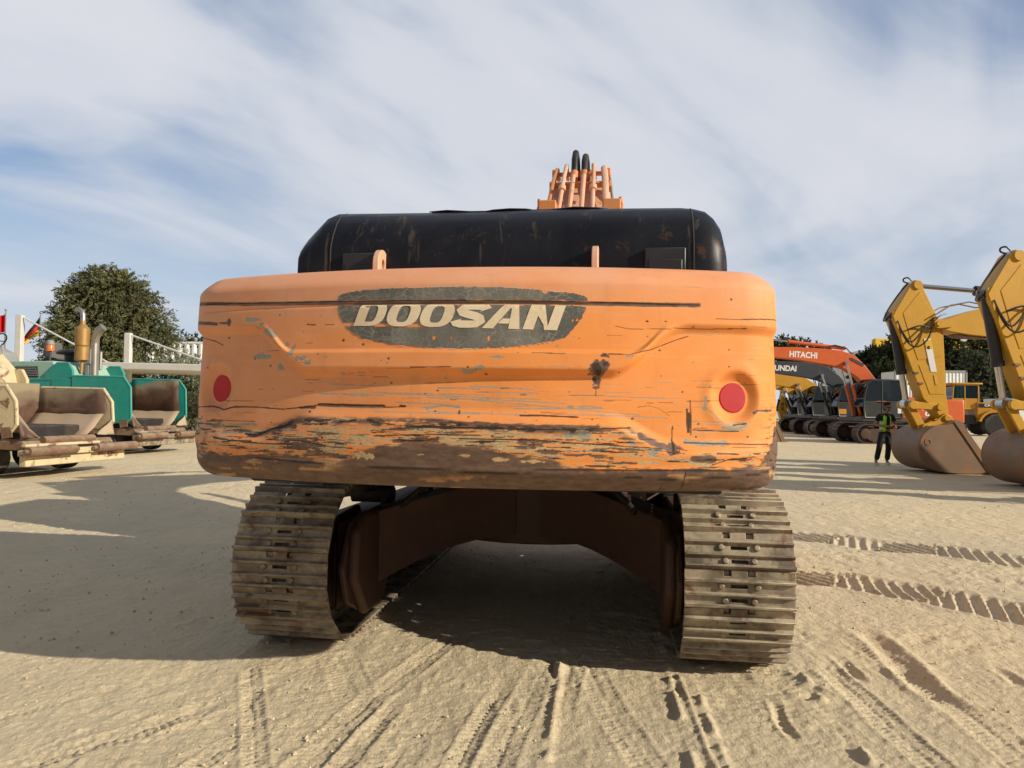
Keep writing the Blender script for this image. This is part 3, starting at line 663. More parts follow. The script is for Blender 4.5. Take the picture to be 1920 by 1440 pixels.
    m, nt, b = nodes_of('worn_orange'); tc = N(nt, 'ShaderNodeTexCoord').outputs['Object']
    at_ = N(nt, 'ShaderNodeAttribute', attribute_name='wear'); sp = N(nt, 'ShaderNodeSeparateColor'); nt.links.new(at_.outputs['Color'], sp.inputs[0])
    fd = N(nt, 'ShaderNodeAttribute', attribute_name='fade').outputs['Fac']
    streak = noise_node(nt, tc, 3.0, 7, .65, .3, (1, 1, 9)); mott = noise_node(nt, tc, 2.0, 6, .6, .5); fine = noise_node(nt, tc, 60, 5, .7, 0, (1, 1, 3))
    col = mixc(nt, fd, (.84, .30, .068), (.74, .35, .195))
    col = mixc(nt, mul(nt, ramp(nt, mott, .4, .7), .35), col, (.66, .19, .03))
    col = mixc(nt, mul(nt, ramp(nt, streak, .52, .72), .30), col, (.84, .40, .17))
    col = mixc(nt, mul(nt, ramp(nt, fine, .55, .8), .25), col, (.45, .16, .05))
    col = mixc(nt, mul(nt, ramp(nt, noise_node(nt, tc, 5, 6, .65, .2, (2.2, 2.2, .22)), .55, .75), .30), col, (.48, .19, .075))
    tanc = mixc(nt, ramp(nt, fine, .4, .7), (.58, .42, .23), (.34, .22, .11))
    brc = mixc(nt, ramp(nt, noise_node(nt, tc, 14, 6, .65, .2, (1, 1, 3)), .35, .7), (.115, .064, .044), (.19, .118, .078))
    brc = mixc(nt, mul(nt, ramp(nt, streak, .55, .75), .45), brc, (.20, .13, .08))
    gry = mixc(nt, ramp(nt, fine, .4, .7), (.36, .325, .25), (.27, .22, .16))
    col = mixc(nt, sp.outputs[1], col, tanc); col = mixc(nt, sp.outputs[2], col, gry); col = mixc(nt, sp.outputs[0], col, brc)
    col = mixc(nt, mul(nt, at_.outputs['Alpha'], .92), col, (.020, .010, .008))
    nt.links.new(col, b.inputs['Base Color']); b.inputs['Specular IOR Level'].default_value = .4
    ro = N(nt, 'ShaderNodeMath', operation='ADD'); ro.inputs[1].default_value = .48; nt.links.new(mul(nt, fine, .3), ro.inputs[0]); nt.links.new(ro.outputs[0], b.inputs['Roughness'])
    hh = N(nt, 'ShaderNodeMath', operation='ADD'); nt.links.new(mul(nt, fine, .25), hh.inputs[0])
    hb = N(nt, 'ShaderNodeMath', operation='ADD'); nt.links.new(sp.outputs[0], hb.inputs[0]); nt.links.new(at_.outputs['Alpha'], hb.inputs[1])
    hb2 = N(nt, 'ShaderNodeMath', operation='ADD'); nt.links.new(hb.outputs[0], hb2.inputs[0]); nt.links.new(mul(nt, sp.outputs[2], .4), hb2.inputs[1])
    nt.links.new(mul(nt, hb2.outputs[0], -.55), hh.inputs[1]); bump(nt, b, hh.outputs[0], .5, .004)
    o.data.materials[0] = m
    upper(o); o['label'] = 'orange counterweight scraped to brown steel along its rounded lower edge'
    return o
cw = make_counterweight()
def on_cw(s, z, off): 
    ins = np.interp(z, PROF[8:-8, 1], PROF[8:-8, 0]); return cw_surface(np.asarray(s, float), ins, np.asarray(z, float), off)

def point_in_poly(x, y, poly):
    ins = np.zeros(x.shape, bool); n = len(poly)
    for i in range(n):
        x0, y0 = poly[i]; x1, y1 = poly[(i+1) % n]
        c = ((y0 > y) != (y1 > y)) & (x < (x1-x0)*(y-y0)/(y1-y0+1e-12)+x0); ins ^= c
    return ins
def dist_poly(x, y, poly):
    d = np.full(x.shape, 9.0); n = len(poly)
    for i in range(n):
        x0, y0 = poly[i]; x1, y1 = poly[(i+1) % n]; L2 = (x1-x0)**2+(y1-y0)**2+1e-12
        t = np.clip(((x-x0)*(x1-x0)+(y-y0)*(y1-y0))/L2, 0, 1); d = np.minimum(d, np.hypot(x-x0-t*(x1-x0), y-y0-t*(y1-y0)))
    return d
def gouge_z(s):
    q = np.array(sorted([sz(*p) for p in [(460, 571), (560, 569), (700, 567), (870, 566), (1000, 567), (1105, 569), (1200, 571)]])); return np.interp(s, q[:, 0], q[:, 1])
def doosan_letters():
    """heavy slanted capitals as strips of quads, height 1"""
    vs, fs = [], []
    def quadstrip(a, b, closed=False):
        o = len(vs); n = len(a); vs.extend(a); vs.extend(b)
        for i in range(n if closed else n-1):
            j = (i+1) % n; fs.append((o+i, o+j, o+n+j, o+n+i))
    def sup(cx_, cy_, rx, ry, a, e=2.6):
        c, s_ = math.cos(a), math.sin(a); return (cx_+rx*math.copysign(abs(c)**(2/e), c), cy_+ry*math.copysign(abs(s_)**(2/e), s_))
    x = 0.0
    def put(pts): return [(p[0]+x, p[1]) for p in pts]
    def ring(w, wi):
        A = [2*PI*i/40 for i in range(40)]; quadstrip(put([sup(w/2, .5, w/2, .5, a) for a in A]), put([sup(w/2, .5, wi/2, .5-.17, a, 3.2) for a in A]), True)
    W = 1.10
    # D
    A = [-PI/2+PI*i/20 for i in range(21)]
    quadstrip(put([(.0, 0)]+[sup(.50, .5, W-.55, .5, a) for a in A]+[(0, 1)]), put([(.37, .17)]+[sup(.52, .5, W-.90, .33, a, 3) for a in A]+[(.37, .83)]))
    quadstrip(put([(0, 0), (0, 1)]), put([(.37, .17), (.37, .83)])); x += W+.03
    ring(W+.05, .42); x += W+.10
    ring(W+.05, .42); x += W+.10
    # S as a thick centre line
    cl = [(.98, .72), (.93, .83), (.78, .86), (.45, .86), (.24, .83), (.18, .70), (.24, .59), (.42, .54), (.70, .47), (.88, .39), (.92, .27), (.84, .16), (.62, .14), (.30, .14), (.14, .18), (.10, .29)]
    cl = [V(*p, 0) for p in cl]; L, Rr = [], []
    wd = [.13]+[.145]*14+[.13]
    for i, p in enumerate(cl):
        t = (cl[min(i+1, 15)]-cl[max(i-1, 0)]).normalized(); n_ = V(-t.y, t.x, 0); k = .20 if abs(n_.x) > abs(n_.y) else .145
        L.append((p.x+n_.x*k, min(1, max(0, p.y+n_.y*k)))); Rr.append((p.x-n_.x*k, min(1, max(0, p.y-n_.y*k))))
    quadstrip(put(L), put(Rr)); x += W+.03
    # A
    quadstrip(put([(-.06, 0), (.42, 1)]), put([(.32, 0), (.66, .80)])); quadstrip(put([(.42, 1), (.90, 1)]), put([(.66, .80), (.72, .80)]))
    quadstrip(put([(.90, 1), (1.22, 0)]), put([(.72, .80), (.84, 0)])); quadstrip(put([(.42, .20), (.53, .40)]), put([(.80, .20), (.78, .40)])); x += W+.22
    # N
    quadstrip(put([(0, 0), (0, 1)]), put([(.36, 0), (.36, 1)])); quadstrip(put([(.36, 1), (.44, 1)]), put([(.36, .55), (.80, 0)])) ; quadstrip(put([(.36, 1), (.46, 1)]), put([(.72, .0), (.86, .0)]))
    quadstrip(put([(.80, 0), (.80, 1)]), put([(1.16, 0), (1.16, 1)]))
    return [(p[0]+p[1]*.30, p[1]) for p in vs], fs
def make_decal():
    outl = [(633, 552), (660, 545), (700, 541), (760, 538), (800, 536), (900, 536), (950, 537), (1000, 541), (1050, 545), (1085, 549), (1102, 554), (1105, 562), (1100, 580), (1092, 597), (1078, 617), (1060, 633), (1040, 641),
            (1000, 647), (950, 652), (900, 655), (850, 655), (800, 654), (760, 650), (720, 645), (680, 636), (660, 626), (645, 611), (637, 595), (632, 575)]
    poly = [sz(*p) for p in outl]
    xs = [p[0] for p in poly]; zs = [p[1] for p in poly]
    gs = np.arange(min(xs)-.01, max(xs)+.01, .0036); gz = np.arange(min(zs)-.01, max(zs)+.01, .0036)
    S, Z = np.meshgrid(gs, gz, indexing='ij')
    rag = (fbm(S*30, Z*30, 4, 303)-.5)*.014
    keep_v = point_in_poly(S, Z, poly)
    d = dist_poly(S, Z, poly); inside = keep_v & (d > .004 + rag)
    gz_ = gouge_z(S); inside &= np.abs(Z-gz_) > .0105+ (fbm(S*40, Z*2, 2, 313)-.5)*.006
    # second tear: the strip torn out under the left letters
    tq = np.array(sorted([sz(*p) for p in [(640, 608), (700, 609), (750, 610), (800, 609), (812, 611)]])); tz = np.interp(S, tq[:, 0], tq[:, 1])
    inside &= ~((np.abs(Z-tz) < .0045+.004*fbm(S*30, S*0, 2, 317)) & (S < tq[-1, 0]))
    blobs = fbm(S*24, Z*24, 4, 323); inside &= ~((blobs > .80))
    P = on_cw(S, Z, .0022+.0012*(fbm(S*14, Z*14, 3, 331)-.5)*2)
    nr, nc = S.shape; idx = np.arange(nr*nc).reshape(nr, nc)
    f = inside[:-1, :-1] & inside[1:, :-1] & inside[1:, 1:] & inside[:-1, 1:]
    F = np.stack([idx[:-1, :-1], idx[1:, :-1], idx[1:, 1:], idx[:-1, 1:]], -1)[f]
    used = np.unique(F); remap = np.full(nr*nc, -1); remap[used] = np.arange(len(used))
    m, nt, b = nodes_of('decal_grey'); tc = N(nt, 'ShaderNodeTexCoord').outputs['Object']
    vo = N(nt, 'ShaderNodeTexVoronoi', feature='DISTANCE_TO_EDGE'); vo.inputs['Scale'].default_value = 22
    mp = N(nt, 'ShaderNodeMapping'); mp.inputs['Scale'].default_value = (1, 1, 1.6)
    wob = N(nt, 'ShaderNodeTexNoise'); wob.inputs['Scale'].default_value = 9; wob.inputs['Detail'].default_value = 4; nt.links.new(tc, wob.inputs['Vector'])
    va = N(nt, 'ShaderNodeVectorMath', operation='MULTIPLY_ADD'); nt.links.new(wob.outputs['Color'], va.inputs[0]); va.inputs[1].default_value = (.12, .12, .12); nt.links.new(tc, va.inputs[2])
    nt.links.new(va.outputs[0], mp.inputs[0]); nt.links.new(mp.outputs[0], vo.inputs['Vector'])
    crack = ramp(nt, vo.outputs['Distance'], .07, .01)
    crack = mul(nt, crack, ramp(nt, noise_node(nt, tc, 3.5, 3), .36, .52))
    c = mixc(nt, ramp(nt, noise_node(nt, tc, 4, 7, .65, .3, (1, 1, .35)), .35, .7), (.095, .092, .08), (.19, .18, .15))
    c = mixc(nt, mul(nt, ramp(nt, noise_node(nt, tc, 30, 6, .7, 0, (1, 1, 4)), .5, .75), .6), c, (.22, .20, .155))
    c = mixc(nt, mul(nt, ramp(nt, noise_node(nt, tc, 7, 6, .7, .2, (2.2, 1, .5)), .58, .72), .7), c, (.03, .03, .027))
    c = mixc(nt, mul(nt, crack, .5), c, (.32, .29, .23)); nt.links.new(c, b.inputs['Base Color']); b.inputs['Roughness'].default_value = .5
    M['decal_grey'] = m
    VP, FP = P.reshape(-1, 3)[used], remap[F]
    # pale torn rim of the sticker
    rim = keep_v & (d <= .0055 + rag*.6) & (np.abs(Z-gz_) > .011) & (fbm(S*16, Z*16, 2, 341) > .43)
    f = rim[:-1, :-1] & rim[1:, :-1] & rim[1:, 1:] & rim[:-1, 1:]
    F = np.stack([idx[:-1, :-1], idx[1:, :-1], idx[1:, 1:], idx[:-1, 1:]], -1)[f]
    if len(F):
        used = np.unique(F); remap = np.full(nr*nc, -1); remap[used] = np.arange(len(used))
        paint('torn_edge', (.55, .50, .42), .7, dust_amt=0, col2=(.30, .24, .18), amt=.8)
        o = np_mesh('logo_panel', np.concatenate([VP, on_cw(S, Z, .003).reshape(-1, 3)[used]]), np.concatenate([FP, remap[F]+len(VP)]), m, cw)
        o.data.materials.append(M['torn_edge']); o.data.polygons.foreach_set('material_index', np.r_[np.zeros(len(FP), np.int32), np.ones(len(F), np.int32)])
    # lettering
    v, fs = doosan_letters()
    bm = bmesh.new(); vs = [bm.verts.new((q[0], q[1], 0)) for q in v]
    for q in fs: bm.faces.new([vs[i] for i in q])
    bmesh.ops.subdivide_edges(bm, edges=[e for e in bm.edges if e.calc_length() > .2], cuts=3, use_grid_fill=True)
    bmesh.ops.triangulate(bm, faces=bm.faces); bm.verts.index_update()
    v = np.array([q.co[:] for q in bm.verts]); fs = np.array([[q.index for q in p.verts] for p in bm.faces]); bm.free()
    w_ = v[:, 0].max(); a, b_ = sz(663, 611), sz(1042, 620); t0 = sz(690, 566); t1 = sz(1062, 569)
    fx = v[:, 0]/w_; wl = b_[0]-a[0]; hh = (t0[1]-a[1])*1.04
    s = a[0] + fx*(t1[0]-a[0]); z = a[1] + (b_[1]-a[1])*fx + v[:, 1]*hh
    gz2 = gouge_z(s) - .011; z = np.minimum(z, gz2)
    P = on_cw(s, z, .0046)
    m, nt, b = nodes_of('letter_cream'); tc = N(nt, 'ShaderNodeTexCoord').outputs['Object']
    vo = N(nt, 'ShaderNodeTexVoronoi', feature='DISTANCE_TO_EDGE'); vo.inputs['Scale'].default_value = 34; nt.links.new(tc, vo.inputs['Vector'])
    c = mixc(nt, ramp(nt, noise_node(nt, tc, 5, 5), .3, .7), (.80, .67, .47), (.70, .54, .35))
    c = mixc(nt, mul(nt, ramp(nt, vo.outputs['Distance'], .045, .0), .55), c, (.82, .70, .50))
    c = mixc(nt, mul(nt, ramp(nt, noise_node(nt, tc, 40, 6, .7, 0, (1, 1, 4)), .58, .7), .5), c, (.36, .24, .14))
    nt.links.new(c, b.inputs['Base Color']); b.inputs['Roughness'].default_value = .6
    np_mesh('lettering', P, fs, m, cw, smooth=False)
make_decal()
paint('reflector_red', (.50, .020, .026), .7, dust_amt=.1, amt=.25, bmp=0)
for k, (ls, lz) in enumerate(LIGHTS):
    n = 40; vs = []; rings = [.0, .03, .064, .072]
    for r_ in rings:
        a = np.linspace(0, 2*PI, n, endpoint=False); vs.append(on_cw(ls + r_*np.cos(a), lz + r_*np.sin(a), .004 if r_ < .07 else -.002))
    vs = np.concatenate(vs); fs = [(i*n+j, i*n+(j+1) % n, (i+1)*n+(j+1) % n, (i+1)*n+j) for i in range(3) for j in range(n)]
    np_mesh('reflector', vs, fs, 'reflector_red', cw, smooth=False)
def eye_plate(parent, x, y, z, mat='pink_paint'):
    mb = MB(); n = 28; out = []; inn = []
    for i in range(n):
        a = 2*PI*i/n; ca, sa = math.cos(a), math.sin(a)
        if sa >= 0: p = (ca*.085, .075+sa*.085)
        else: p = (max(-.085, min(.085, ca*.14)), max(-.03, .075+sa*.14))
        out.append(p); inn.append((ca*.027, .080+sa*.030))
    vs = [(x+t, y+p[0], z+p[1]) for t in (-.016, .016) for p in out] + [(x+t, y+p[0], z+p[1]) for t in (-.016, .016) for p in inn]
    o1, o2, i1, i2 = 0, n, 2*n, 3*n; fs = []
    for i in range(n):
        j = (i+1) % n
        fs += [(o1+i, o1+j, i1+j, i1+i), (o2+i, i2+i, i2+j, o2+j), (o1+i, o2+i, o2+j, o1+j), (i1+i, i1+j, i2+j, i2+i)]
    mb.add(vs, fs); return mb.build('lifting_eye', mat, parent, bevel=.004)
for x in (-.505, .615): eye_plate(cw, x, -2.97, Z1)
mb = MB(); mb.cyl((-.02, -3.0, Z1-.02), (-.02, -3.0, Z1+.016), .03, 12); mb.build('plug', 'pink_paint', cw)

# black hood over the engine
def make_hood():
    prof = [(-2.93, 2.10), (-2.935, 2.22), (-2.93, 2.34), (-2.90, 2.42), (-2.85, 2.50), (-2.79, 2.56), (-2.71, 2.60), (-2.55, 2.615), (-2.2, 2.62), (-1.6, 2.62), (-.6, 2.62), (-.6, 2.10)]
    st = []                                   # (x, inset of rear, drop of top)
    for x, ins, dr in [(-1.165, .06, .17), (-1.163, .02, .155), (-1.135, .008, .118), (-1.075, .003, .048), (-1.045, 0, .016), (-1.01, 0, .003), (-.6, 0, -.004), (-.2, 0, -.012), (.2, 0, -.016), (.6, 0, -.012), (.93, 0, -.006),
                       (1.0, 0, .002), (1.06, .004, .018), (1.10, .015, .05), (1.135, .04, .10), (1.155, .08, .18), (1.165, .13, .26)]:
        st.append([(x*.975+.142, y + ins*(1 if y < -2 else 0), z - dr*max(0, (z-2.2)/.42) - (.035+.024*min(1, max(0, (x+1.0)/.8)))*(z-2.1)/.5) for y, z in prof])
    mb = MB(); mb.sheet(st); n = len(prof)
    mb.f.append(tuple(range(n))); k = (len(st)-1)*n; mb.f.append(tuple(k+i for i in range(n-1, -1, -1)))
    m, nt, b = nodes_of('hood_black'); tc = N(nt, 'ShaderNodeTexCoord').outputs['Object']
    c = mixc(nt, ramp(nt, noise_node(nt, tc, 3, 6, .6, .4), .35, .7), (.005, .0055, .009), (.012, .012, .016))
    drip = noise_node(nt, tc, 9, 6, .7, .3, (1.6, .6, .14))
    c = mixc(nt, mul(nt, ramp(nt, drip, .57, .70), .55), c, (.11, .085, .055))
    spk = noise_node(nt, tc, 38, 5, .75, 0, (1, 1, .5)); c = mixc(nt, mul(nt, ramp(nt, spk, .62, .74), .45), c, (.15, .11, .075))
    c = mixc(nt, mul(nt, ramp(nt, noise_node(nt, tc, 6, 8, .7, .5), .60, .68), .6), c, (.085, .038, .018))
    sx = N(nt, 'ShaderNodeSeparateXYZ'); nt.links.new(tc, sx.inputs[0]); c = mixc(nt, mul(nt, mul(nt, ramp(nt, sx.outputs[2], 2.5, 2.6), ramp(nt, noise_node(nt, tc, 7, 7, .65), .5, .68)), .7), c, (.20, .19, .16))
    nt.links.new(c, b.inputs['Base Color']); b.inputs['Roughness'].default_value = .42; bump(nt, b, spk, .2, .004)
    b.inputs['Specular IOR Level'].default_value = .28; M['hood_black'] = m
    o = upper(mb.build('engine_hood', m, ex, bevel=.02, angle=30)); o['label'] = 'black engine hood with sloping ends and dirt streaks'
    for sx_ in (1.10, -.80):
        mb = MB()
        mb.tube([(sx_, y, z-(.035+.024*min(1, max(0, (sx_+1.0)/.8)))*(z-2.1)/.5+.001) for y, z in prof[:8]], .004, 6); mb.build('panel_seam', 'under_black', o)
    for x in (-.62, .96):
        mb = MB(); mb.box((x, -2.947, 2.20), (.20, .03, .17)); l = mb.build('latch', 'cyl_black', o, bevel=.006)
        mb = MB(); mb.box((x, -2.963, 2.17), (.165, .012, .11)); mb.build('flap', 'cyl_black', l, bevel=.004) if False else mb.build('latch_flap', 'cyl_black', o, bevel=.004)
    mb = MB(); mb.tube([(1.20, -2.4, 2.50), (1.235, -2.4, 2.525), (1.28, -2.4, 2.49), (1.29, -2.4, 2.43), (1.25, -2.4, 2.38)], .012, 8); mb.build('handle', 'black_hose', o)
    mb = MB(); mb.sheet([[(x+.02*math.sin(i*2.1), -2.70+.04*j, 2.561+.006*math.sin(i*1.3)+(.014 if j else .002)) for i, x in enumerate(np.linspace(-.32, .65, 14))] for j in range(8)]); mb.build('rubber_mat', 'black_hose', o, solid=.006)
    return o
hood = make_hood()
def part(mb, name, mat, parent=ex, up=True, **kw):
    o = mb.build(name, mat, parent, **kw)
    if up: upper(o)
    return o
# deck, side housings, cab (hidden behind the hood from here)
mb = MB(); mb.box((0, -.6, 1.14), (2.5, 4.6, .16)); part(mb, 'upper_frame', 'under_black', bevel=.02)
mb = MB(); mb.box((.98, -1.35, 1.70), (.88, 2.3, .94)); part(mb, 'side_housing', 'orange_paint', bevel=.05)
mb = MB(); mb.box((-.98, -1.45, 1.70), (.88, 2.1, .94)); part(mb, 'side_housing', 'orange_paint', bevel=.05)
mb = MB(); mb.box((.98, .75, 1.55), (.85, 1.6, .66)); part(mb, 'tool_box', 'orange_paint', bevel=.05)
mb = MB(); mb.lathe([(.75, 0), (.75, .17), (.68, .18), (.68, 0)], (0, 0, .9), (0, 0, 1), 36); part(mb, 'slew_ring', 'under_black')
def make_cab(parent, x0, x1, y0, y1, z0, z1, mat, glass_='cab_glass', curve=.28, up=None, door_mat=None, scale=1.0):
    """cab with bowed front (towards +y): posts, roof, lower panels as one frame; every pane a part of the cab"""
    h = z1-z0
    prof = [(y0, z0), (y0, z1-.08), (y0+.08, z1), (y1-curve*1.3, z1), (y1-curve*.6, z1-.10*h), (y1-.02, z0+.50*h), (y1, z0+.30*h), (y1-.06, z0)]
    mb = MB(); t = .045*scale
    for x in (x0, x1):
        mb.tube([(x, *p) for p in prof+[prof[0]]], t, 8); ym = y0+(y1-y0)*.52
        mb.tube([(x, ym, z0), (x, ym, z1-.02)], t*.9, 8); mb.tube([(x, y0, z0+.42*h), (x, y1-.02, z0+.42*h)], t*.6, 8)
        mb.prism([(y0+.02, z0), (y0+.02, z0+.42*h), (y1-.03, z0+.42*h), (y1-.04, z0+.25*h), (y1-.08, z0)], x-.02, x+.02)
    for p in prof: mb.tube([(x0, *p), (x1, *p)], t*.8, 8)
    mb.box(((x0+x1)/2, (y0+y1-curve*1.3)/2, z1-.01), (x1-x0+.06, y1-curve*1.3-y0+.05, .07)); mb.box(((x0+x1)/2, (y0+y1)/2, z0+.02), (x1-x0, y1-y0-.1, .05))
    mb.box(((x0+x1)/2, y0, z0+.25*h), (x1-x0, .04, .5*h))
    cab = mb.build('cab', mat, parent, bevel=0)
    if up: up(cab)
    for x in (x0, x1):
        for (ya, yb) in ((y0+.05, y0+(y1-y0)*.5), (y0+(y1-y0)*.54, None)):
            g = MB()
            if yb: pl = [(ya, z0+.44*h), (ya, z1-.06), (yb, z1-.06), (yb, z0+.44*h)]
            else: pl = [(ya, z0+.44*h), (ya, z1-.06), (y1-curve*1.3, z1-.05), (y1-curve*.6-.03, z1-.11*h), (y1-.05, z0+.5*h), (y1-.04, z0+.44*h)]
            g.prism(pl, x-.006, x+.006); g.build('side_window', glass_, cab)
    g = MB(); g.prism([(prof[3][0]+.01, z1-.03), (prof[4][0]+.005, prof[4][1]), (prof[5][0]+.005, prof[5][1]), (prof[6][0]+.005, prof[6][1]), (prof[6][0]-.007, prof[6][1]), (prof[5][0]-.007, prof[5][1]), (prof[4][0]-.007, prof[4][1]), (prof[3][0], z1-.045)], x0+.03, x1-.03); g.build('windscreen', glass_, cab)
    g = MB(); g.box(((x0+x1)/2, y0, z0+.72*h), (x1-x0-.1, .012, .44*h)); g.build('rear_window', glass_, cab)
    s = MB(); s.box(((x0+x1)/2, y0+.55*(y1-y0)-.15, z0+.22*h), (.5, .5, .14)); s.box(((x0+x1)/2, y0+.55*(y1-y0)-.38, z0+.46*h), (.46, .13, .45*h)); s.build('seat', 'seat_grey', cab, bevel=.04)
    return cab
make_cab(ex, -1.45, -.50, .15, 1.95, 1.25, 3.08, 'cab_grey', up=upper)
# boom: curved box section with pipes over its back
BX = .20
def box_boom(low, topl, w, x=0.0):
    mb = MB(); mb.prism(low + topl[::-1], x-w/2, x+w/2); return mb
btop = [(.55, 2.0), (1.2, 2.75), (2.0, 3.72), (2.55, 4.22), (3.2, 4.50), (4.2, 4.35), (5.6, 3.75), (6.6, 3.2)]
blow = [(.75, 1.65), (1.5, 2.2), (2.3, 2.95), (2.9, 3.4), (3.4, 3.55), (4.3, 3.5), (5.6, 3.2), (6.5, 2.85)]
boom = part(box_boom(blow, btop, .68, BX), 'boom', 'pink_paint', bevel=.02); boom['label'] = 'faded orange boom carrying six hydraulic pipes'
for k, (xo, kk) in enumerate([(-.37, 0), (-.225, 1), (-.095, 2), (.05, 2), (.185, 1), (.345, 3)]):
    base = [(1.0, 2.62), (1.55, 3.27), (2.0, 3.82), (2.42, 4.26), (2.62, 4.46)]
    off = .07 if k not in (0, 5) else .02
    pts = [(BX+xo*(1.06-.06*i), y-off*.75, z+off*.75) for i, (y, z) in enumerate(base)]
    r_ = [.030, .026, .028, .030, .026, .042][k]
    if k in (2, 3): pts = pts[:-1] + [(BX+xo*.86, 2.5, 4.36)]
    else: pts += [(BX+xo*.84, 2.70, 4.475), (BX+xo*.84, 2.90, 4.44)]
    mb = MB(); mb.tube(pts, r_, 10)
    if k in (1, 4): mb.cyl((pts[2][0]*.5+pts[3][0]*.5, pts[2][1]*.55+pts[3][1]*.45, pts[2][2]*.55+pts[3][2]*.45), (pts[2][0]*.5+pts[3][0]*.5, pts[2][1]*.40+pts[3][1]*.60, pts[2][2]*.40+pts[3][2]*.60), r_*1.75, 10)
    p = mb.build('hydraulic_pipe', 'pink_paint' if k else 'orange_paint', boom)
    if k in (2, 3):
        q = pts[-1]; h_ = .34 if k == 2 else .29
        mb = MB(); mb.cyl((q[0], q[1]-.05, q[2]-.06), (q[0], q[1]+.03, q[2]+.05), .05, 12); mb.build('hose_clamp', 'orange_paint', boom)
        mb = MB(); mb.tube([(q[0], q[1]+.03, q[2]+.04), (q[0], q[1]+.08, q[2]+h_*.7), (q[0]+.005, q[1]+.16, q[2]+h_), (q[0]+.01, q[1]+.30, q[2]+h_*.9), (q[0]+.01, q[1]+.5, q[2]+.1)], .042, 12); mb.build('hose', 'black_hose', boom)
mb = MB(); mb.box((BX, 2.66, 4.43), (.66, .08, .04)); mb.box((BX+.33, 2.62, 4.42), (.07, .12, .10)); mb.box((BX-.33, 2.62, 4.42), (.07, .12, .10)); mb.build('pipe_clamp', 'orange_paint', boom, bevel=.008)
for z_, y_ in ((4.19, 2.40), (3.55, 1.80)):
    mb = MB(); mb.box((BX, y_-.02, z_+.02), (.74, .07, .045), Matrix.Rotation(R(-45), 3, 'X')); mb.box((BX+.36, y_-.0, z_), (.03, .12, .12)); mb.box((BX-.36, y_-.0, z_), (.03, .12, .12)); mb.build('pipe_clamp', 'orange_paint', boom, bevel=.004)
mb = MB(); mb.tube([(BX-.2, 1.9, 3.62), (BX-.02, 1.75, 3.42), (BX+.05, 1.5, 3.15), (BX+.2, 1.2, 2.8)], .012, 6); mb.build('hose', 'black_hose', boom)
mb = MB(); mb.tube([(BX+.36, 2.45, 4.30), (BX+.40, 2.2, 3.95), (BX+.43, 1.9, 3.6), (BX+.43, 1.7, 3.4)], .018, 6); mb.build('hose', 'roller_rust', boom)
for sx_ in (-1, 1):
    BXs = BX + (.07 if sx_ < 0 else 0)
    mb = MB(); mb.box((BXs+sx_*.40, 1.86, 3.72), (.20, .36, .24)); mb.cyl((BXs+sx_*.46, 1.86, 3.72), (BXs+sx_*.53, 1.86, 3.72), .10, 14); mb.cyl((BXs+sx_*.50, 1.78, 3.8), (BXs+sx_*.50, 1.78, 3.88), .025, 8); mb.build('boom_bracket', 'orange_paint', boom, bevel=.01)
    mb = MB(); mb.cyl((BX+sx_*.42, 1.3, 1.3), (BX+sx_*.42, 2.5, 2.6), .10, 14); c_ = part(mb, 'boom_cylinder', 'orange_paint'); mb = MB(); mb.cyl((BX+sx_*.42, 2.5, 2.6), (BX+sx_*.42, 2.95, 3.2), .06, 12); mb.build('cylinder_rod', 'chrome', c_)
mb = MB(); mb.prism([(6.3, 3.5), (6.9, 3.35), (7.3, 2.4), (7.0, .6), (6.75, .6), (6.5, 2.5)], BX-.22, BX+.22); part(mb, 'arm', 'pink_paint', bevel=.02)
mb = MB(); mb.cyl((BX, 3.6, 4.72), (BX, 5.4, 4.3), .10, 14); c_ = part(mb, 'arm_cylinder', 'orange_paint'); mb = MB(); mb.cyl((BX, 5.4, 4.3), (BX, 6.4, 3.75), .06, 12); mb.build('cylinder_rod', 'chrome', c_)

# undercarriage
def track_path(L=4.90, r0=.495, r1=.46, n=50, lift=.0):
    """closed centre line of the chain in (y, z); rear sprocket at -y"""
    yr, yf = -L/2+r0, L/2-r1; pts = []
    def arc(yc, zc, r_, a0, a1, k): return [(yc+r_*math.cos(a0+(a1-a0)*i/k), zc+r_*math.sin(a0+(a1-a0)*i/k)) for i in range(k+1)]
    zr = r0 + .02; zf = r1+.02
    P = arc(yr, zr, r0, PI/2, 3*PI/2-.16, 40)            # rear, from top round to the back
    P += [(yr+.10, .015)]; P += [(yf-.25, .02)]
    P += arc(yf, zf, r1, -PI/2+.25, PI/2, 40)
    m = 24
    for i in range(1, m):
        t = i/m; y = yf+(yr-yf)*t; z = (zf+r1)+((zr+r0)-(zf+r1))*t - .03*abs(math.sin(2*PI*t)); P.append((y, z))
    P = np.array(P); Pc = np.vstack([P, P[:1]]); d = np.r_[0, np.cumsum(np.hypot(*np.diff(Pc, axis=0).T))]
    t = np.linspace(0, d[-1], n, endpoint=False)
    return np.stack([np.interp(t, d, Pc[:, 0]), np.interp(t, d, Pc[:, 1])], -1), d[-1]/n
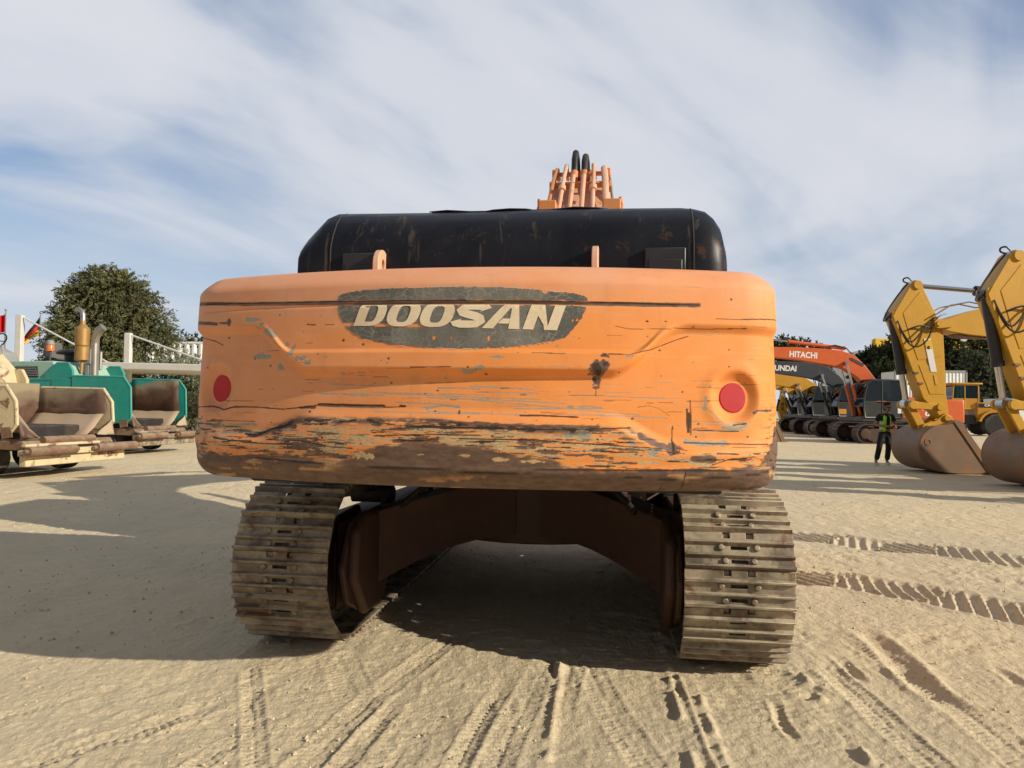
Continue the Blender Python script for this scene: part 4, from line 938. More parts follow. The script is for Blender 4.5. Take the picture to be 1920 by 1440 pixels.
def shoe_mesh(pitch, w=.6):
    """one triple-grouser shoe: x across, y along travel, z outward; with lug notches, bolts and the slots between them"""
    mb = MB(); xs = [-w/2, -.125, -.085, -.045, .045, .085, .125, w/2]; th = .012
    L = pitch*.975; ys = [-L/2, -L/2+.035, -.026, -.006, .052, .072, L/2]
    holes = {(2, 0), (4, 0), (3, 2), (3, 4)}
    for i in range(7):
        for j in range(6):
            if (i, j) in holes: continue
            x0, x1, y0, y1 = xs[i], xs[i+1], ys[j], ys[j+1]
            mb.add([(x0, y0, 0), (x1, y0, 0), (x1, y1, 0), (x0, y1, 0), (x0, y0, -th), (x1, y0, -th), (x1, y1, -th), (x0, y1, -th)], [(0, 1, 2, 3), (7, 6, 5, 4)])
            for (q, a, b) in (((i, j-1), 0, 1), ((i+1, j), 1, 2), ((i, j+1), 2, 3), ((i-1, j), 3, 0)):
                if q in holes or not (0 <= q[0] < 7 and 0 <= q[1] < 6):
                    o = len(mb.v)-8; mb.f.append((o+a, o+a+4, o+b+4, o+b))
    def bar(yc, h, wb, wt):
        mb.add([(-w/2, yc-wb/2, -.002), (-w/2, yc+wb/2, -.002), (-w/2, yc+wt/2, h), (-w/2, yc-wt/2, h), (w/2, yc-wb/2, -.002), (w/2, yc+wb/2, -.002), (w/2, yc+wt/2, h), (w/2, yc-wt/2, h)],
               [(0, 3, 2, 1), (4, 5, 6, 7), (0, 4, 7, 3), (3, 7, 6, 2), (2, 6, 5, 1)])
    bar(-.045, .026, .030, .012); bar(.030, .026, .026, .011); bar(L/2-.014, .027, .026, .014)
    for yb in (-.016, .062):
        for xb in ((-.098, .098) if yb < 0 else (-.078, .078)):
            mb.lathe([(.019, -.001), (.019, .011), (.015, .016), (.001, .017)], (xb, yb, 0), (0, 0, 1), 8)
    # chain links seen through the slots
    for xb in (-.07, .07): mb.box((xb, 0, -.055), (.035, L*.95, .075))
    return mb
PATH, PITCH_T = track_path()
shoe0 = None
for side in (-1, 1):
    xc = side*1.34
    core = MB(); n = len(PATH)
    cen = PATH.mean(0); inner = [(p[0]+(cen[0]-p[0])*.0, p[1]) for p in PATH]
    # chain belt inside the shoes
    def offs(k, d):
        a, b = PATH[(k-1) % n], PATH[(k+1) % n]; t = (b-a)/np.hypot(*(b-a)); nn = np.array([t[1], -t[0]]); q = PATH[k]
        s_ = 1 if np.dot(nn, q-cen) > 0 else -1; return q - nn*s_*d
    ring = []
    for k in range(n+1):
        o_, i_ = offs(k % n, .06), offs(k % n, .12); ring.append([(xc-.1, *o_), (xc+.1, *o_), (xc+.1, *i_), (xc-.1, *i_), (xc-.1, *o_)])
    core.sheet(ring); tr = core.build('track', 'track_steel', ex)
    tr['label'] = 'dusty steel crawler track, %s one' % ('sunlit right' if side > 0 else 'shaded left')
    for k in range(n):
        a, b = PATH[k], PATH[(k+1) % n]; mid = (a+b)/2; t = V(0, b[0]-a[0], b[1]-a[1]).normalized()
        out = V(1, 0, 0).cross(t); q = mid-cen
        if out.y*q[0]+out.z*q[1] < 0: out = -out
        # y axis of the shoe runs so that the bar at +L/2 trails downward at the rear
        xax = t.cross(out)
        mt = Matrix((xax, t, out)).transposed()
        if shoe0 is None:
            shoe0 = shoe_mesh(PITCH_T).build('track_shoe', 'track_steel', tr, bevel=.0025, seg=1); s_ = shoe0
        else:
            s_ = shoe0.copy(); C.objects.link(s_); s_.parent = tr
        s_.matrix_local = Matrix.Translation((xc+rng.uniform(-.003, .003), mid[0], mid[1])) @ mt.to_4x4() @ Matrix.Rotation(rng.uniform(-.012, .012), 4, 'X')
    # track frame with guard plates, sprocket, idler, rollers
    xi = xc - side*.20
    fr = MB()
    fr.prism([(-1.95, .20), (-1.75, .13), (1.7, .13), (1.95, .30), (1.95, .58), (1.5, .66), (-1.5, .70), (-1.95, .62)], xc-.17, xc+.17)
    fr.prism([(-2.22, .50), (-2.12, .26), (-1.80, .12), (-1.35, .20), (-1.25, .58), (-1.45, .80), (-2.05, .76)], xc-side*.30-.02, xc-side*.30+.02)
    fr.prism([(-2.22, .50), (-2.12, .26), (-1.80, .12), (-1.35, .20), (-1.25, .58), (-1.45, .80), (-2.05, .76)], xc-side*.14-.02, xc-side*.14+.02)
    fr.box((xc-side*.22, -1.65, .48), (.15, .5, .34))
    fo = fr.build('track_frame', 'frame_brown', ex, bevel=.012)
    sp = MB(); prof = [(.39 if i % 2 else .345, 0) for i in range(2)]
    zs = .495; ys_p = -1.965; tpts = []
    for i in range(42): a = 2*PI*i/42; rr = .385 if i % 2 else .335; tpts.append((ys_p+rr*math.cos(a), zs+rr*math.sin(a)))
    sp.prism(tpts, xc-.025, xc+.025); sp.cyl((xc-.16, ys_p, zs), (xc+.24*side, ys_p, zs), .23, 24); sp.build('sprocket', 'frame_brown', ex)
    il = MB(); il.lathe([(.30, -.09), (.345, -.07), (.345, -.03), (.375, -.028), (.375, .028), (.345, .03), (.345, .07), (.30, .09)], (xc, 1.99, .46), (1, 0, 0), 32); il.build('idler_wheel', 'frame_brown', ex)
    for k in range(8):
        ro_ = MB(); yy = -1.35+k*.37; ro_.lathe([(.08, -.16), (.12, -.14), (.12, -.07), (.085, -.06), (.085, .06), (.12, .07), (.12, .14), (.08, .16)], (xc, yy, .185), (1, 0, 0), 18); ro_.build('track_roller', 'under_black', ex)
    for yy in (-.8, .8):
        ro_ = MB(); ro_.cyl((xc-side*.22, yy, .80), (xc+.12*side, yy, .80), .07, 14); ro_.box((xc-side*.16, yy, .74), (.05, .14, .2)); ro_.build('carrier_roller', 'under_black', ex)
for side in (-1, 1):
    xc = side*1.34; xa, xb = xc-side*.31, xc-side*.385
    mb = MB(); mb.prism([(-2.16, .42), (-2.12, .72), (-1.92, .82), (-1.40, .78), (-1.30, .40), (-1.55, .16), (-1.92, .14)], min(xa, xb), max(xa, xb)); mg = mb.build('motor_guard', 'frame_brown', ex, bevel=.03)
    for q in (0, .05): mb = MB(); mb.tube(smooth3u([(xc-side*.55, -1.75+q, .84), (xc-side*.72, -1.55+q, .98), (side*.42, -1.05+q, .96), (side*.25, -.75+q, 1.02)]), .022, 8); mb.build('hose', 'black_hose', ex)
cbm = MB()
arch = [(-1.10, .13), (-1.02, .66), (-.72, .80), (-.35, .93), (.35, .93), (.72, .80), (1.02, .66), (1.10, .13), (.98, .30), (.80, .42), (.5, .50), (0, .53), (-.5, .50), (-.80, .42), (-.98, .30)]
# X-shaped car body: centre drum plus four legs that sweep out to the track frames
cbm.lathe([(.95, .46), (.95, .92), (.80, .96), (.80, .46)], (0, 0, 0), (0, 0, 1), 32)
for sx_ in (-1, 1):
    for sy in (-1, 1):
        rows = []
        for t in np.linspace(0, 1, 9):
            x = sx_*(.10 + 1.06*t); y = sy*(.62 + .95*t**1.4); zt = .98-.24*t**1.3; zb = .53-.36*t**2.2; hw = .34+.04*t
            rows.append([(x, y-hw, zb), (x, y+hw, zb), (x, y+hw, zt), (x, y-hw, zt), (x, y-hw, zb)])
        cbm.sheet(rows); n_ = len(cbm.v); cbm.f.append((n_-5, n_-4, n_-3, n_-2))
cbo = cbm.build('car_body', 'frame_brown', ex, bevel=.01)
mb = MB(); mb.cyl((-.45, -.95, .97), (-.45, -.95, 1.12), .08, 12); mb.box((.9, -1.3, .98), (.3, .5, .12)); part(mb, 'belly_plate', 'under_black', bevel=.01)

# ================================================================== background machines
def belt(parent, xc, L, r, w, mat, pitch=.19, z0=.02, sag=.03):
    """simple crawler chain with grousers, one mesh; local +y forward"""
    yr, yf = -L/2+r, L/2-r; P = []
    for i in range(25): a = PI/2+PI*i/24; P.append((yr+r*math.cos(a), z0+r+r*math.sin(a)))
    for i in range(25): a = -PI/2+PI*i/24; P.append((yf+r*math.cos(a), z0+r+r*math.sin(a)))
    for i in range(1, 12): t = i/12; P.append((yf+(yr-yf)*t, z0+2*r-sag*math.sin(PI*t)))
    P = np.array(P); Pc = np.vstack([P, P[:1]]); d = np.r_[0, np.cumsum(np.hypot(*np.diff(Pc, axis=0).T))]
    n = int(d[-1]/pitch); mb = MB(); t = np.linspace(0, d[-1], n, endpoint=False)
    Q = np.stack([np.interp(t, d, Pc[:, 0]), np.interp(t, d, Pc[:, 1])], -1)
    for k in range(n):
        a, b = Q[k], Q[(k+1) % n]; m = (a+b)/2; tv = V(0, b[0]-a[0], b[1]-a[1]).normalized(); o = V(1, 0, 0).cross(tv)
        if o.y*(m[0])+o.z*(m[1]-r) < 0: o = -o
        rot = Matrix((tv.cross(o), tv, o)).transposed()
        mb.box((xc, m[0], m[1]), (w, pitch*.94, .03), rot)
        for q in (-.3, .3): mb.box(V(xc, m[0], m[1])+o*.028+tv*(q*pitch), (w, .022, .035), rot)
        mb.box(V(xc, m[0], m[1])-o*.05, (w*.3, pitch*.99, .07), rot)
    return mb.build('track', mat, parent)
def crawler(root, gauge, L, r, w, mat, fmat):
    for s in (-1, 1):
        x = s*gauge/2; belt(root, x, L, r, w, mat)
        mb = MB(); mb.prism([(-L/2+r*1.3, r*.55), (-L/2+r*1.5, r*.25), (L/2-r*1.5, r*.25), (L/2-r*1.1, r*.55), (L/2-r*1.1, r*1.35), (L/2-r*1.6, r*1.6), (-L/2+r*1.6, r*1.6), (-L/2+r*1.3, r*1.4)], x-w*.36, x+w*.36)
        mb.build('track_frame', fmat, root, bevel=.015)
        for nm, y in (('idler_wheel', L/2-r), ('sprocket', -L/2+r)):
            mb = MB(); mb.lathe([(r*.30, -w*.38), (r*.55, -w*.36), (r*.55, -w*.2), (r*.86, -.06), (r*.86, .06), (r*.55, w*.2), (r*.55, w*.36), (r*.30, w*.38)], (x, y, r+.02), (1, 0, 0), 24); mb.build(nm, fmat, root)
        for k in range(5):
            y = -L/2+r*1.9+(L-3.8*r)*k/4; mb = MB(); mb.cyl((x-w*.37, y, r*.30+.02), (x+w*.37, y, r*.30+.02), r*.24, 12); mb.build('track_roller', fmat, root)
    mb = MB(); mb.box((0, 0, r*1.35), (gauge-w*.6, L*.36, r*.55)); mb.lathe([(.62, 0), (.62, r*.5)], (0, 0, r*1.6), (0, 0, 1), 24); mb.build('car_body', 'under_black', root, bevel=.02)
def hyd(root, name, a, b, x, r, mat, f=.58, rod=.55):
    a, b = V(x, *a), V(x, *b); m = a+(b-a)*f
    mb = MB(); mb.cyl(a, m, r, 14); mb.cyl(m-(b-a).normalized()*.12, m, r*1.18, 14); mb.cyl((a.x-r*1.1, a.y, a.z), (a.x+r*1.1, a.y, a.z), r*1.15, 12)
    c = mb.build(name, mat, root)
    mb = MB(); mb.cyl(m, b, r*rod, 12); mb.cyl((b.x-r*1.0, b.y, b.z), (b.x+r*1.0, b.y, b.z), r*1.1, 12); mb.build('cylinder_rod', 'chrome', c)
    return c
def smooth3(P, n=5):
    P = [Vector(p) for p in P]; out = []
    for i in range(len(P)-1):
        p0, p1, p2, p3 = P[max(i-1, 0)], P[i], P[i+1], P[min(i+2, len(P)-1)]
        for k in range(n):
            t = k/n; out.append(.5*((2*p1)+(p2-p0)*t+(2*p0-5*p1+4*p2-p3)*t*t+(3*p1-p0-3*p2+p3)*t**3))
    return out+[P[-1]]
def make_bucket(root, back, mouth_top, w, mat, x=0, wear=None, teeth=5):
    """back: (y,z) points from the mouth top round the back to the lip; swept sheet, side plates, teeth"""
    def smooth(P, n=5):
        out = []
        for i in range(len(P)-1):
            p0, p1, p2, p3 = P[max(i-1, 0)], P[i], P[i+1], P[min(i+2, len(P)-1)]
            for k in range(n):
                t = k/n; out.append(tuple(.5*((2*p1[j])+(-p0[j]+p2[j])*t+(2*p0[j]-5*p1[j]+4*p2[j]-p3[j])*t*t+(-p0[j]+3*p1[j]-3*p2[j]+p3[j])*t**3) for j in (0, 1)))
        return out+[P[-1]]
    B = smooth(back); mb = MB()
    cen = (sum(p[0] for p in B)/len(B), sum(p[1] for p in B)/len(B))
    inn = [(p[0]+(cen[0]-p[0])*.05, p[1]+(cen[1]-p[1])*.05) for p in B]
    mb.prism(B+inn[::-1], x-w/2, x+w/2)
    for s in (-1, 1): mb.prism(B, x+s*w/2-.02+s*.012, x+s*w/2+.02+s*.012)
    o = mb.build('bucket', mat, root, bevel=.012)
    lip, pr = Vector(B[-1]), Vector(B[-4]); d = (lip-pr).normalized()
    for k in range(teeth):
        tx = x-w/2+.1+(w-.2)*k/(teeth-1); mb = MB(); nrm = V(-d.y, d.x)
        a, b = lip-d*.10, lip+d*.16
        mb.add([(tx+sx*ww, q.x+nrm.x*e, q.y+nrm.y*e) for q, ww, hh in ((a, .05, .045), (b, .035, .008)) for sx in (-1, 1) for e in (-hh, hh)], [(0, 1, 3, 2), (4, 6, 7, 5), (0, 4, 5, 1), (2, 3, 7, 6), (0, 2, 6, 4), (1, 5, 7, 3)])
        mb.build('tooth', mat, o)
    # wear plate and side cutter on the flanks
    bt = Vector(B[0])
    for s in (-1, 1):
        n_ = [(lip.x+(bt.x-lip.x)*t, lip.y+(bt.y-lip.y)*t) for t in (0, 1)]; off = V(cen[0], cen[1])-(lip+bt)/2; off = off.normalized()*.17
        mb = MB(); mb.prism([n_[0], n_[1], (n_[1][0]+off.x, n_[1][1]+off.y), (n_[0][0]+off.x*1.2, n_[0][1]+off.y*.6)], x+s*(w/2+.030), x+s*(w/2+.055)); mb.build('side_cutter', mat, o, bevel=.006)
    return o

# ------------------------------------------------------------------ big yellow excavators on the right, booms reaching in from the edge
def cat_excavator(label):
    g = 'big yellow excavators parked side by side, buckets on the ground'
    t = thing('excavator', label, 'excavator', (17.4, 19.3, 0), PI/2, g)
    crawler(t, 2.6, 4.9, .50, .65, 'track_dark', 'under_black')
    mb = MB(); mb.box((0, -.5, 1.24), (2.9, 4.6, .22)); mb.build('upper_frame', 'dark_grey', t, bevel=.03)
    mb = MB(); n = 14; pl = [(-1.5, -1.9), (-1.5, -2.7)]+[(-1.5+3.0*i/n, -2.85-.5*math.sin(PI*i/n)) for i in range(n+1)]+[(1.5, -2.7), (1.5, -1.9)]; mb.prism(pl, 1.15, 2.35, 'z'); mb.build('counterweight', 'cat_yellow', t, bevel=.08, seg=3)
    mb = MB(); mb.prism([(-2.0, 1.35), (-2.0, 2.55), (-1.6, 2.75), (-.3, 2.75), (-.1, 2.5), (-.1, 1.35)], -1.45, 1.45); mb.build('engine_cover', 'cat_yellow', t, bevel=.05)
    mb = MB(); mb.box((1.02, .75, 1.72), (.85, 1.7, .75)); mb.build('tool_box', 'cat_yellow', t, bevel=.04)
    make_cab(t, -1.5, -.52, .1, 1.9, 1.35, 3.15, 'dark_grey')
    low = [(.35, 1.75), (1.1, 2.2), (2.2, 3.05), (2.9, 3.35), (4.0, 3.45), (5.2, 3.45), (5.75, 3.50), (6.25, 3.58)]
    top = [(.15, 2.25), (.9, 3.0), (1.8, 3.95), (2.6, 4.25), (3.4, 4.30), (4.4, 4.22), (5.5, 4.17), (6.0, 4.02), (6.5, 3.85), (6.62, 3.70)]
    b = box_boom(low, top, .60).build('boom', 'cat_yellow', t, bevel=.02)
    mb = MB(); mb.prism([(5.2, 3.43), (5.9, 3.46), (6.0, 3.52), (5.3, 3.52)], -.25, .25); mb.build('boom_rib', 'roller_rust', b)
    for s in (-1, 1):
        mb = MB(); mb.prism([(5.22, 3.42), (5.26, 3.42), (5.20, 4.22), (5.16, 4.22)], s*.3-.012, s*.3+.012); mb.build('weld_seam', 'cat_yellow', b)
        mb = MB(); mb.prism([(3.55, 3.60), (4.35, 3.58), (4.2, 3.85), (3.9, 3.93), (3.75, 3.9)], s*.302-.006, s*.302+.006); mb.build('boom_decal', 'sign_black', b)
        mb = MB(); mb.tube([(4.2, 0, 0), (5.0, 0, 0)], .02, 6) if False else mb.tube([(s*.22, 3.0, 4.34), (s*.22, 4.4, 4.26), (s*.22, 5.3, 4.28), (s*.22, 5.7, 4.36), (s*.24, 6.2, 4.26), (s*.3, 6.7, 3.95)], .018, 8); mb.build('hydraulic_pipe', 'cat_yellow' if s > 0 else 'roller_rust', b)
        hyd(t, 'boom_cylinder', (1.3, 1.35), (2.75, 3.6), s*.48, .11, 'cyl_black')
    arm = [(6.37, 3.62), (6.55, 4.02), (6.80, 4.55), (6.93, 4.84), (7.07, 4.90), (7.18, 4.80), (7.55, 4.18), (7.66, 3.98), (7.60, 3.80), (7.22, 2.75), (6.88, 1.86), (6.62, 1.62), (6.42, 1.36), (6.30, 1.36), (6.24, 1.52), (6.30, 2.0), (6.33, 2.8)]
    a = MB(); a.prism(arm, -.22, .22); a = a.build('arm', 'cat_yellow', t, bevel=.012)
    for s in (-1, 1):
        pan = MB(); pan.prism([(6.45, 3.66), (6.66, 4.10), (6.97, 4.60), (7.40, 4.05), (7.18, 3.3), (7.02, 2.85), (6.42, 2.95)], s*.226-.004, s*.226+.006); pan.build('side_plate', 'cat_yellow', a, bevel=.003)
        pan = MB(); pan.prism([(6.36, 2.75), (7.00, 2.72), (6.72, 1.98), (6.36, 1.98)], s*.226-.004, s*.226+.006); pan.build('side_plate', 'cat_yellow', a, bevel=.003)
        pin = MB(); pin.cyl((s*.20, 6.55, 3.78), (s*.36, 6.55, 3.78), .12, 16); pin.cyl((s*.36, 6.55, 3.78), (s*.39, 6.55, 3.78), .07, 12); pin.prism([(6.2, 3.70), (6.55, 3.66), (6.62, 3.86), (6.3, 3.90)], s*.31, s*.35); pin.build('pivot_pin', 'cat_yellow', a)
        pin = MB(); pin.cyl((s*.14, 7.02, 4.78), (s*.26, 7.02, 4.78), .11, 14); pin.build('pivot_pin', 'cat_yellow', a)
        pin = MB(); pin.prism([(7.52, 3.86), (7.66, 3.86), (7.66, 4.1), (7.52, 4.16)], s*.17-.03, s*.17+.03); pin.build('bracket', 'cat_yellow', a, bevel=.01)
        for z_ in (2.52, 2.25): st = MB(); st.box((s*.22, 7.22-(2.85-z_)*.42, z_), (.10, .12, .05)); st.build('bracket', 'roller_rust', a)
    st = MB(); st.prism([(6.70, 3.40), (6.88, 3.40), (6.70, 2.55), (6.55, 2.55)], -.242, -.236); st.build('sticker', 'letter_white', a)
    st = MB(); st.prism([(6.695, 3.37), (6.855, 3.37), (6.82, 3.14), (6.665, 3.14)], -.246, -.241); st.build('sticker', 'sign_yellow', a)
    st = MB(); st.prism([(6.73, 3.20), (6.77, 3.22), (6.80, 3.18), (6.78, 3.13), (6.73, 3.13)], -.250, -.245); st.build('sticker', 'sign_black', a)
    st = MB(); st.prism([(6.56, 2.47), (6.63, 2.47), (6.58, 2.22), (6.51, 2.22)], -.242, -.236); st.build('sticker', 'jcb_yellow', a)
    # hydraulic hoses along the stick
    for pts in ([(-.26, 6.6, 3.95), (-.32, 6.95, 3.60), (-.33, 7.25, 3.3), (-.30, 7.45, 3.55), (-.24, 7.55, 3.85)], [(-.24, 6.3, 4.05), (-.33, 6.6, 3.9), (-.33, 6.85, 3.35), (-.31, 7.15, 3.18), (-.27, 7.38, 3.4), (-.2, 7.5, 3.8)],
                [(-.26, 7.3, 3.62), (-.3, 7.0, 3.72), (-.3, 6.7, 3.66)], [(-.1, 7.66, 4.0), (-.12, 7.85, 3.85), (-.1, 7.72, 4.15), (-.1, 7.45, 4.55), (-.1, 7.2, 4.85)], [(-.12, 7.12, 4.90), (-.12, 7.22, 4.98), (-.10, 7.32, 4.95), (-.08, 7.30, 4.88), (-.08, 7.18, 4.84)]):
        mb = MB(); mb.tube(smooth3(pts), .020, 7); mb.build('hose', 'black_hose', a)
    hyd(t, 'arm_cylinder', (3.2, 4.52), (7.02, 4.80), 0, .115, 'cyl_black', .58, .55)
    hyd(t, 'bucket_cylinder', (7.56, 3.98), (7.20, 1.72), 0, .115, 'cyl_black', .66, .62)
    for s in (-1, 1):
        mb = MB(); mb.prism([(6.45, 1.58), (6.52, 1.72), (7.18, 1.80), (7.28, 1.68), (7.18, 1.60)], s*.26-.025, s*.26+.025); mb.cyl((s*.24, 7.18, 1.70), (s*.33, 7.18, 1.70), .11, 14); mb.cyl((s*.24, 6.5, 1.65), (s*.34, 6.5, 1.65), .09, 14); mb.build('bucket_link', 'cat_yellow', t, bevel=.008)
        mb = MB(); mb.prism([(7.28, 1.66), (7.08, 1.64), (6.72, 1.02), (6.92, .98)], s*.17-.03, s*.17+.03); mb.cyl((s*.1, 6.82, 1.02), (s*.22, 6.82, 1.02), .09, 12); mb.build('bucket_link', 'cat_yellow', t, bevel=.008)
    bk = make_bucket(t, [(6.24, 1.33), (6.55, 1.20), (6.86, 1.16), (7.13, .98), (7.26, .66), (7.16, .30), (6.86, .08), (6.4, .005), (5.75, .0), (5.30, .0)], None, 1.32, 'bucket_steel')
    for s in (-1, 1):
        mb = MB(); mb.prism([(6.12, 1.22), (6.2, 1.42), (6.36, 1.50), (6.6, 1.30), (6.92, 1.22), (6.95, 1.05), (6.6, 1.0)], s*.26-.035, s*.26+.035); mb.cyl((s*.2, 6.33, 1.38), (s*.34, 6.33, 1.38), .08, 12); mb.cyl((s*.2, 6.80, 1.12), (s*.34, 6.80, 1.12), .075, 12); mb.build('bucket_ear', 'cat_yellow', bk, bevel=.01)
        mb = MB(); mb.lathe([(.46, 0), (.46, .012), (.42, .016)], (s*.672, 6.50, .50), (s, 0, 0), 28); mb.build('wear_plate', 'bucket_steel', bk)
        mb = MB(); mb.lathe([(.10, 0), (.10, .03), (.05, .032), (.05, .0)], (s*.672, 7.02, .78), (s, 0, 0), 16); mb.build('lifting_ring', 'bucket_steel', bk)
    return t
cat1 = cat_excavator('big yellow excavator with bucket on the ground beside the man in the vest')
cat2 = copy_tree(cat1); cat2.location = (17.45, 15.55, 0); cat2['label'] = 'nearer big yellow excavator cut off by the right edge, bucket resting on the ground'
cat3 = copy_tree(cat1); cat3.location = (18.2, 11.9, 0); cat3['label'] = 'big yellow excavator outside the right edge, seen only by its long shadow'

# ------------------------------------------------------------------ row of smaller excavators farther off
def row_excavator(label, loc, boomcol, bodycol, boomlow, boomtop, armpts, bk, rz=PI/2, cabcol='cab_grey', stripe=None, bmat='bucket_steel', tip=None, group='row of excavators parked facing left'):
    t = thing('excavator', label, 'excavator', loc, rz, group)
    crawler(t, 2.2, 4.3, .44, .6, 'track_dark', 'frame_brown')
    mb = MB(); mb.box((0, -.25, 1.12), (2.45, 4.2, .2)); mb.build('upper_frame', 'dark_grey', t, bevel=.03)
    mb = MB(); n = 14; pl = [(-1.28, -1.6), (-1.28, -2.3)]+[(-1.28+2.56*i/n, -2.4-.35*math.sin(PI*i/n)) for i in range(n+1)]+[(1.28, -2.3), (1.28, -1.6)]; mb.prism([(a_, b_-.55 if b_ < -1.7 else b_) for a_, b_ in pl], 1.0, 2.12, 'z'); mb.build('counterweight', bodycol, t, bevel=.08, seg=3)
    mb = MB(); mb.prism([(-1.62, 1.2), (-1.62, 2.1), (-1.35, 2.2), (-.2, 2.2), (-.05, 2.05), (-.05, 1.2)], -1.24, 1.24); mb.build('engine_cover', bodycol, t, bevel=.04)
    mb = MB(); mb.box((.85, .75, 1.5), (.75, 1.5, .6)); mb.build('tool_box', cabcol, t, bevel=.03)
    c = make_cab(t, -1.24, -.30, .0, 1.78, 1.22, 3.0, cabcol, curve=.30)
    b = box_boom(boomlow, boomtop, .48).build('boom', boomcol, t, bevel=.02)
    for s in (-1, 1): hyd(t, 'boom_cylinder', (1.5, 1.3), (boomlow[len(boomlow)//2][0]-.0, boomlow[len(boomlow)//2][1]+.28), s*.36, .085, 'cyl_black' if bodycol != 'hitachi_orange' else 'hitachi_orange', .58)
    mb = MB(); mb.prism(armpts, -.17, .17); mb.build('arm', boomcol, t, bevel=.015)
    i = len(boomtop)//2
    hyd(t, 'arm_cylinder', (boomtop[i][0]-.2, boomtop[i][1]+.12), (armpts[0][0], armpts[0][1]), 0, .09, boomcol, .62)
    p = armpts[len(armpts)//2]; hyd(t, 'bucket_cylinder', (armpts[1][0]+.22, armpts[1][1]), (p[0]+.3, p[1]+.25), 0, .07, 'cyl_black', .6)
    make_bucket(t, bk, None, 1.1, bmat, teeth=4)
    mb = MB(); mb.tube([(-.12, boomtop[1][0], boomtop[1][1]+.03), (-.12, boomtop[i][0]-.3, boomtop[i][1]+.12), (-.12, boomtop[i][0]+.25, boomtop[i][1]+.26), (-.12, boomtop[i][0]+.9, boomtop[i][1]+.12)], .028, 6); mb.build('hose', 'black_hose', b)
    return t, b, c
BK = lambda y: [(y-.35, 1.0), (y+.1, .95), (y+.35, .7), (y+.35, .35), (y+.05, .06), (y-.4, .0), (y-.8, .0)]
lowH = [(.25, 1.7), (.9, 2.35), (1.6, 3.15), (2.2, 3.55), (2.9, 3.72), (4.4, 3.95), (6.5, 4.15)]
topH = [(.0, 2.05), (.6, 2.9), (1.2, 3.70), (1.75, 4.22), (2.4, 4.45), (3.2, 4.52), (4.6, 4.58), (6.8, 4.55)]
ARM = lambda y, z: [(y-.25, z+.75), (y+.15, z+.25), (y+.35, z-.2), (y+.15, z-2.6), (y-.05, z-2.9), (y-.15, z-2.6), (y-.2, z)]
hit, hb, hc = row_excavator('orange excavator with white brand lettering on its boom, nearest in the row', (18.35, 36.4, 0), 'hitachi_orange', 'hitachi_orange', lowH, topH, ARM(6.8, 4.3), BK(6.0))
lettering('HITACHI', 'letter_white', hb, (-.247, 4.92, 4.10), (0, -1, -.055), (0, -.055, 1), .30, .03, width=1.35)
mb = MB(); mb.box((-1.245, -.08, 2.2), (.03, .22, 1.5)); mb.box((-1.25, -.05, 1.70), (.05, .5, .55)); mb.build('white_pillar', 'white_paint', hc, bevel=.03)
mb = MB(); mb.prism([(1.35, 3.68), (1.95, 3.98), (2.0, 4.08), (1.9, 4.10), (1.3, 3.80)], -.262, -.245); mb.build('boom_bracket', 'frame_brown', hb)
for s, tx in ((-1, 1),):
    mb = MB(); 
    for k in range(3): mb.box((-1.245, -1.05, 2.06-k*.10), (.02, .85, .05))
    mb.build('grille', 'frame_brown', hit)
    lettering('AXI', 'letter_white', hit, (-1.247, -.95, 1.60), (0, -1, 0), (0, 0, 1), .22, .03, width=.62)
    lettering('00', 'letter_white', hit, (-1.247, -1.10, 1.32), (0, -1, 0), (0, 0, 1), .22, .04, width=.48)
mb = MB(); mb.box((-1.25, .95, 1.96), (.02, .45, .09)); mb.build('door_sticker', 'hitachi_orange', hc)
lowY = [(.25, 1.6), (.9, 2.2), (1.6, 2.9), (2.3, 3.2), (3.1, 3.38), (4.5, 3.55), (5.9, 3.75)]
topY = [(.0, 2.0), (.6, 2.75), (1.25, 3.5), (1.9, 3.98), (2.6, 4.18), (3.4, 4.25), (4.7, 4.28), (6.1, 4.15)]
hyu, yb, yc = row_excavator('dark grey excavator with white lettering on its boom, second in the row', (19.8, 42.5, 0), 'hyundai_grey', 'dark_grey', lowY, topY, ARM(6.1, 3.95), BK(6.05))
lettering('HYUNDAI', 'letter_white', yb, (-.247, 5.45, 3.76), (0, -1, -.03), (0, -.03, 1), .32, .03, width=1.75)
mb = MB(); mb.prism([(1.75, 1.35), (1.75, 1.62), (1.35, 1.62), (1.15, 1.52), (.35, 1.72), (.35, 1.30)], -1.275, -1.255); mb.build('stripe_panel', 'machine_yellow', hyu)
low3 = [(.25, 1.5), (.9, 2.0), (1.6, 2.55), (2.3, 2.85), (3.1, 3.0), (4.5, 3.2), (5.9, 3.4)]
top3 = [(.0, 1.9), (.6, 2.6), (1.25, 3.25), (1.9, 3.62), (2.6, 3.80), (3.4, 3.85), (4.7, 3.9), (6.1, 3.8)]
row_excavator('yellow excavator with dark cab, third in the row', (20.3, 47.3, 0), 'machine_yellow', 'dark_grey', low3, top3, ARM(6.1, 3.6), BK(6.05))
row_excavator('yellow excavator with dark cab, farthest in the row', (21.1, 51.8, 0), 'machine_yellow', 'machine_yellow', low3, top3, ARM(6.1, 3.6), BK(6.05))
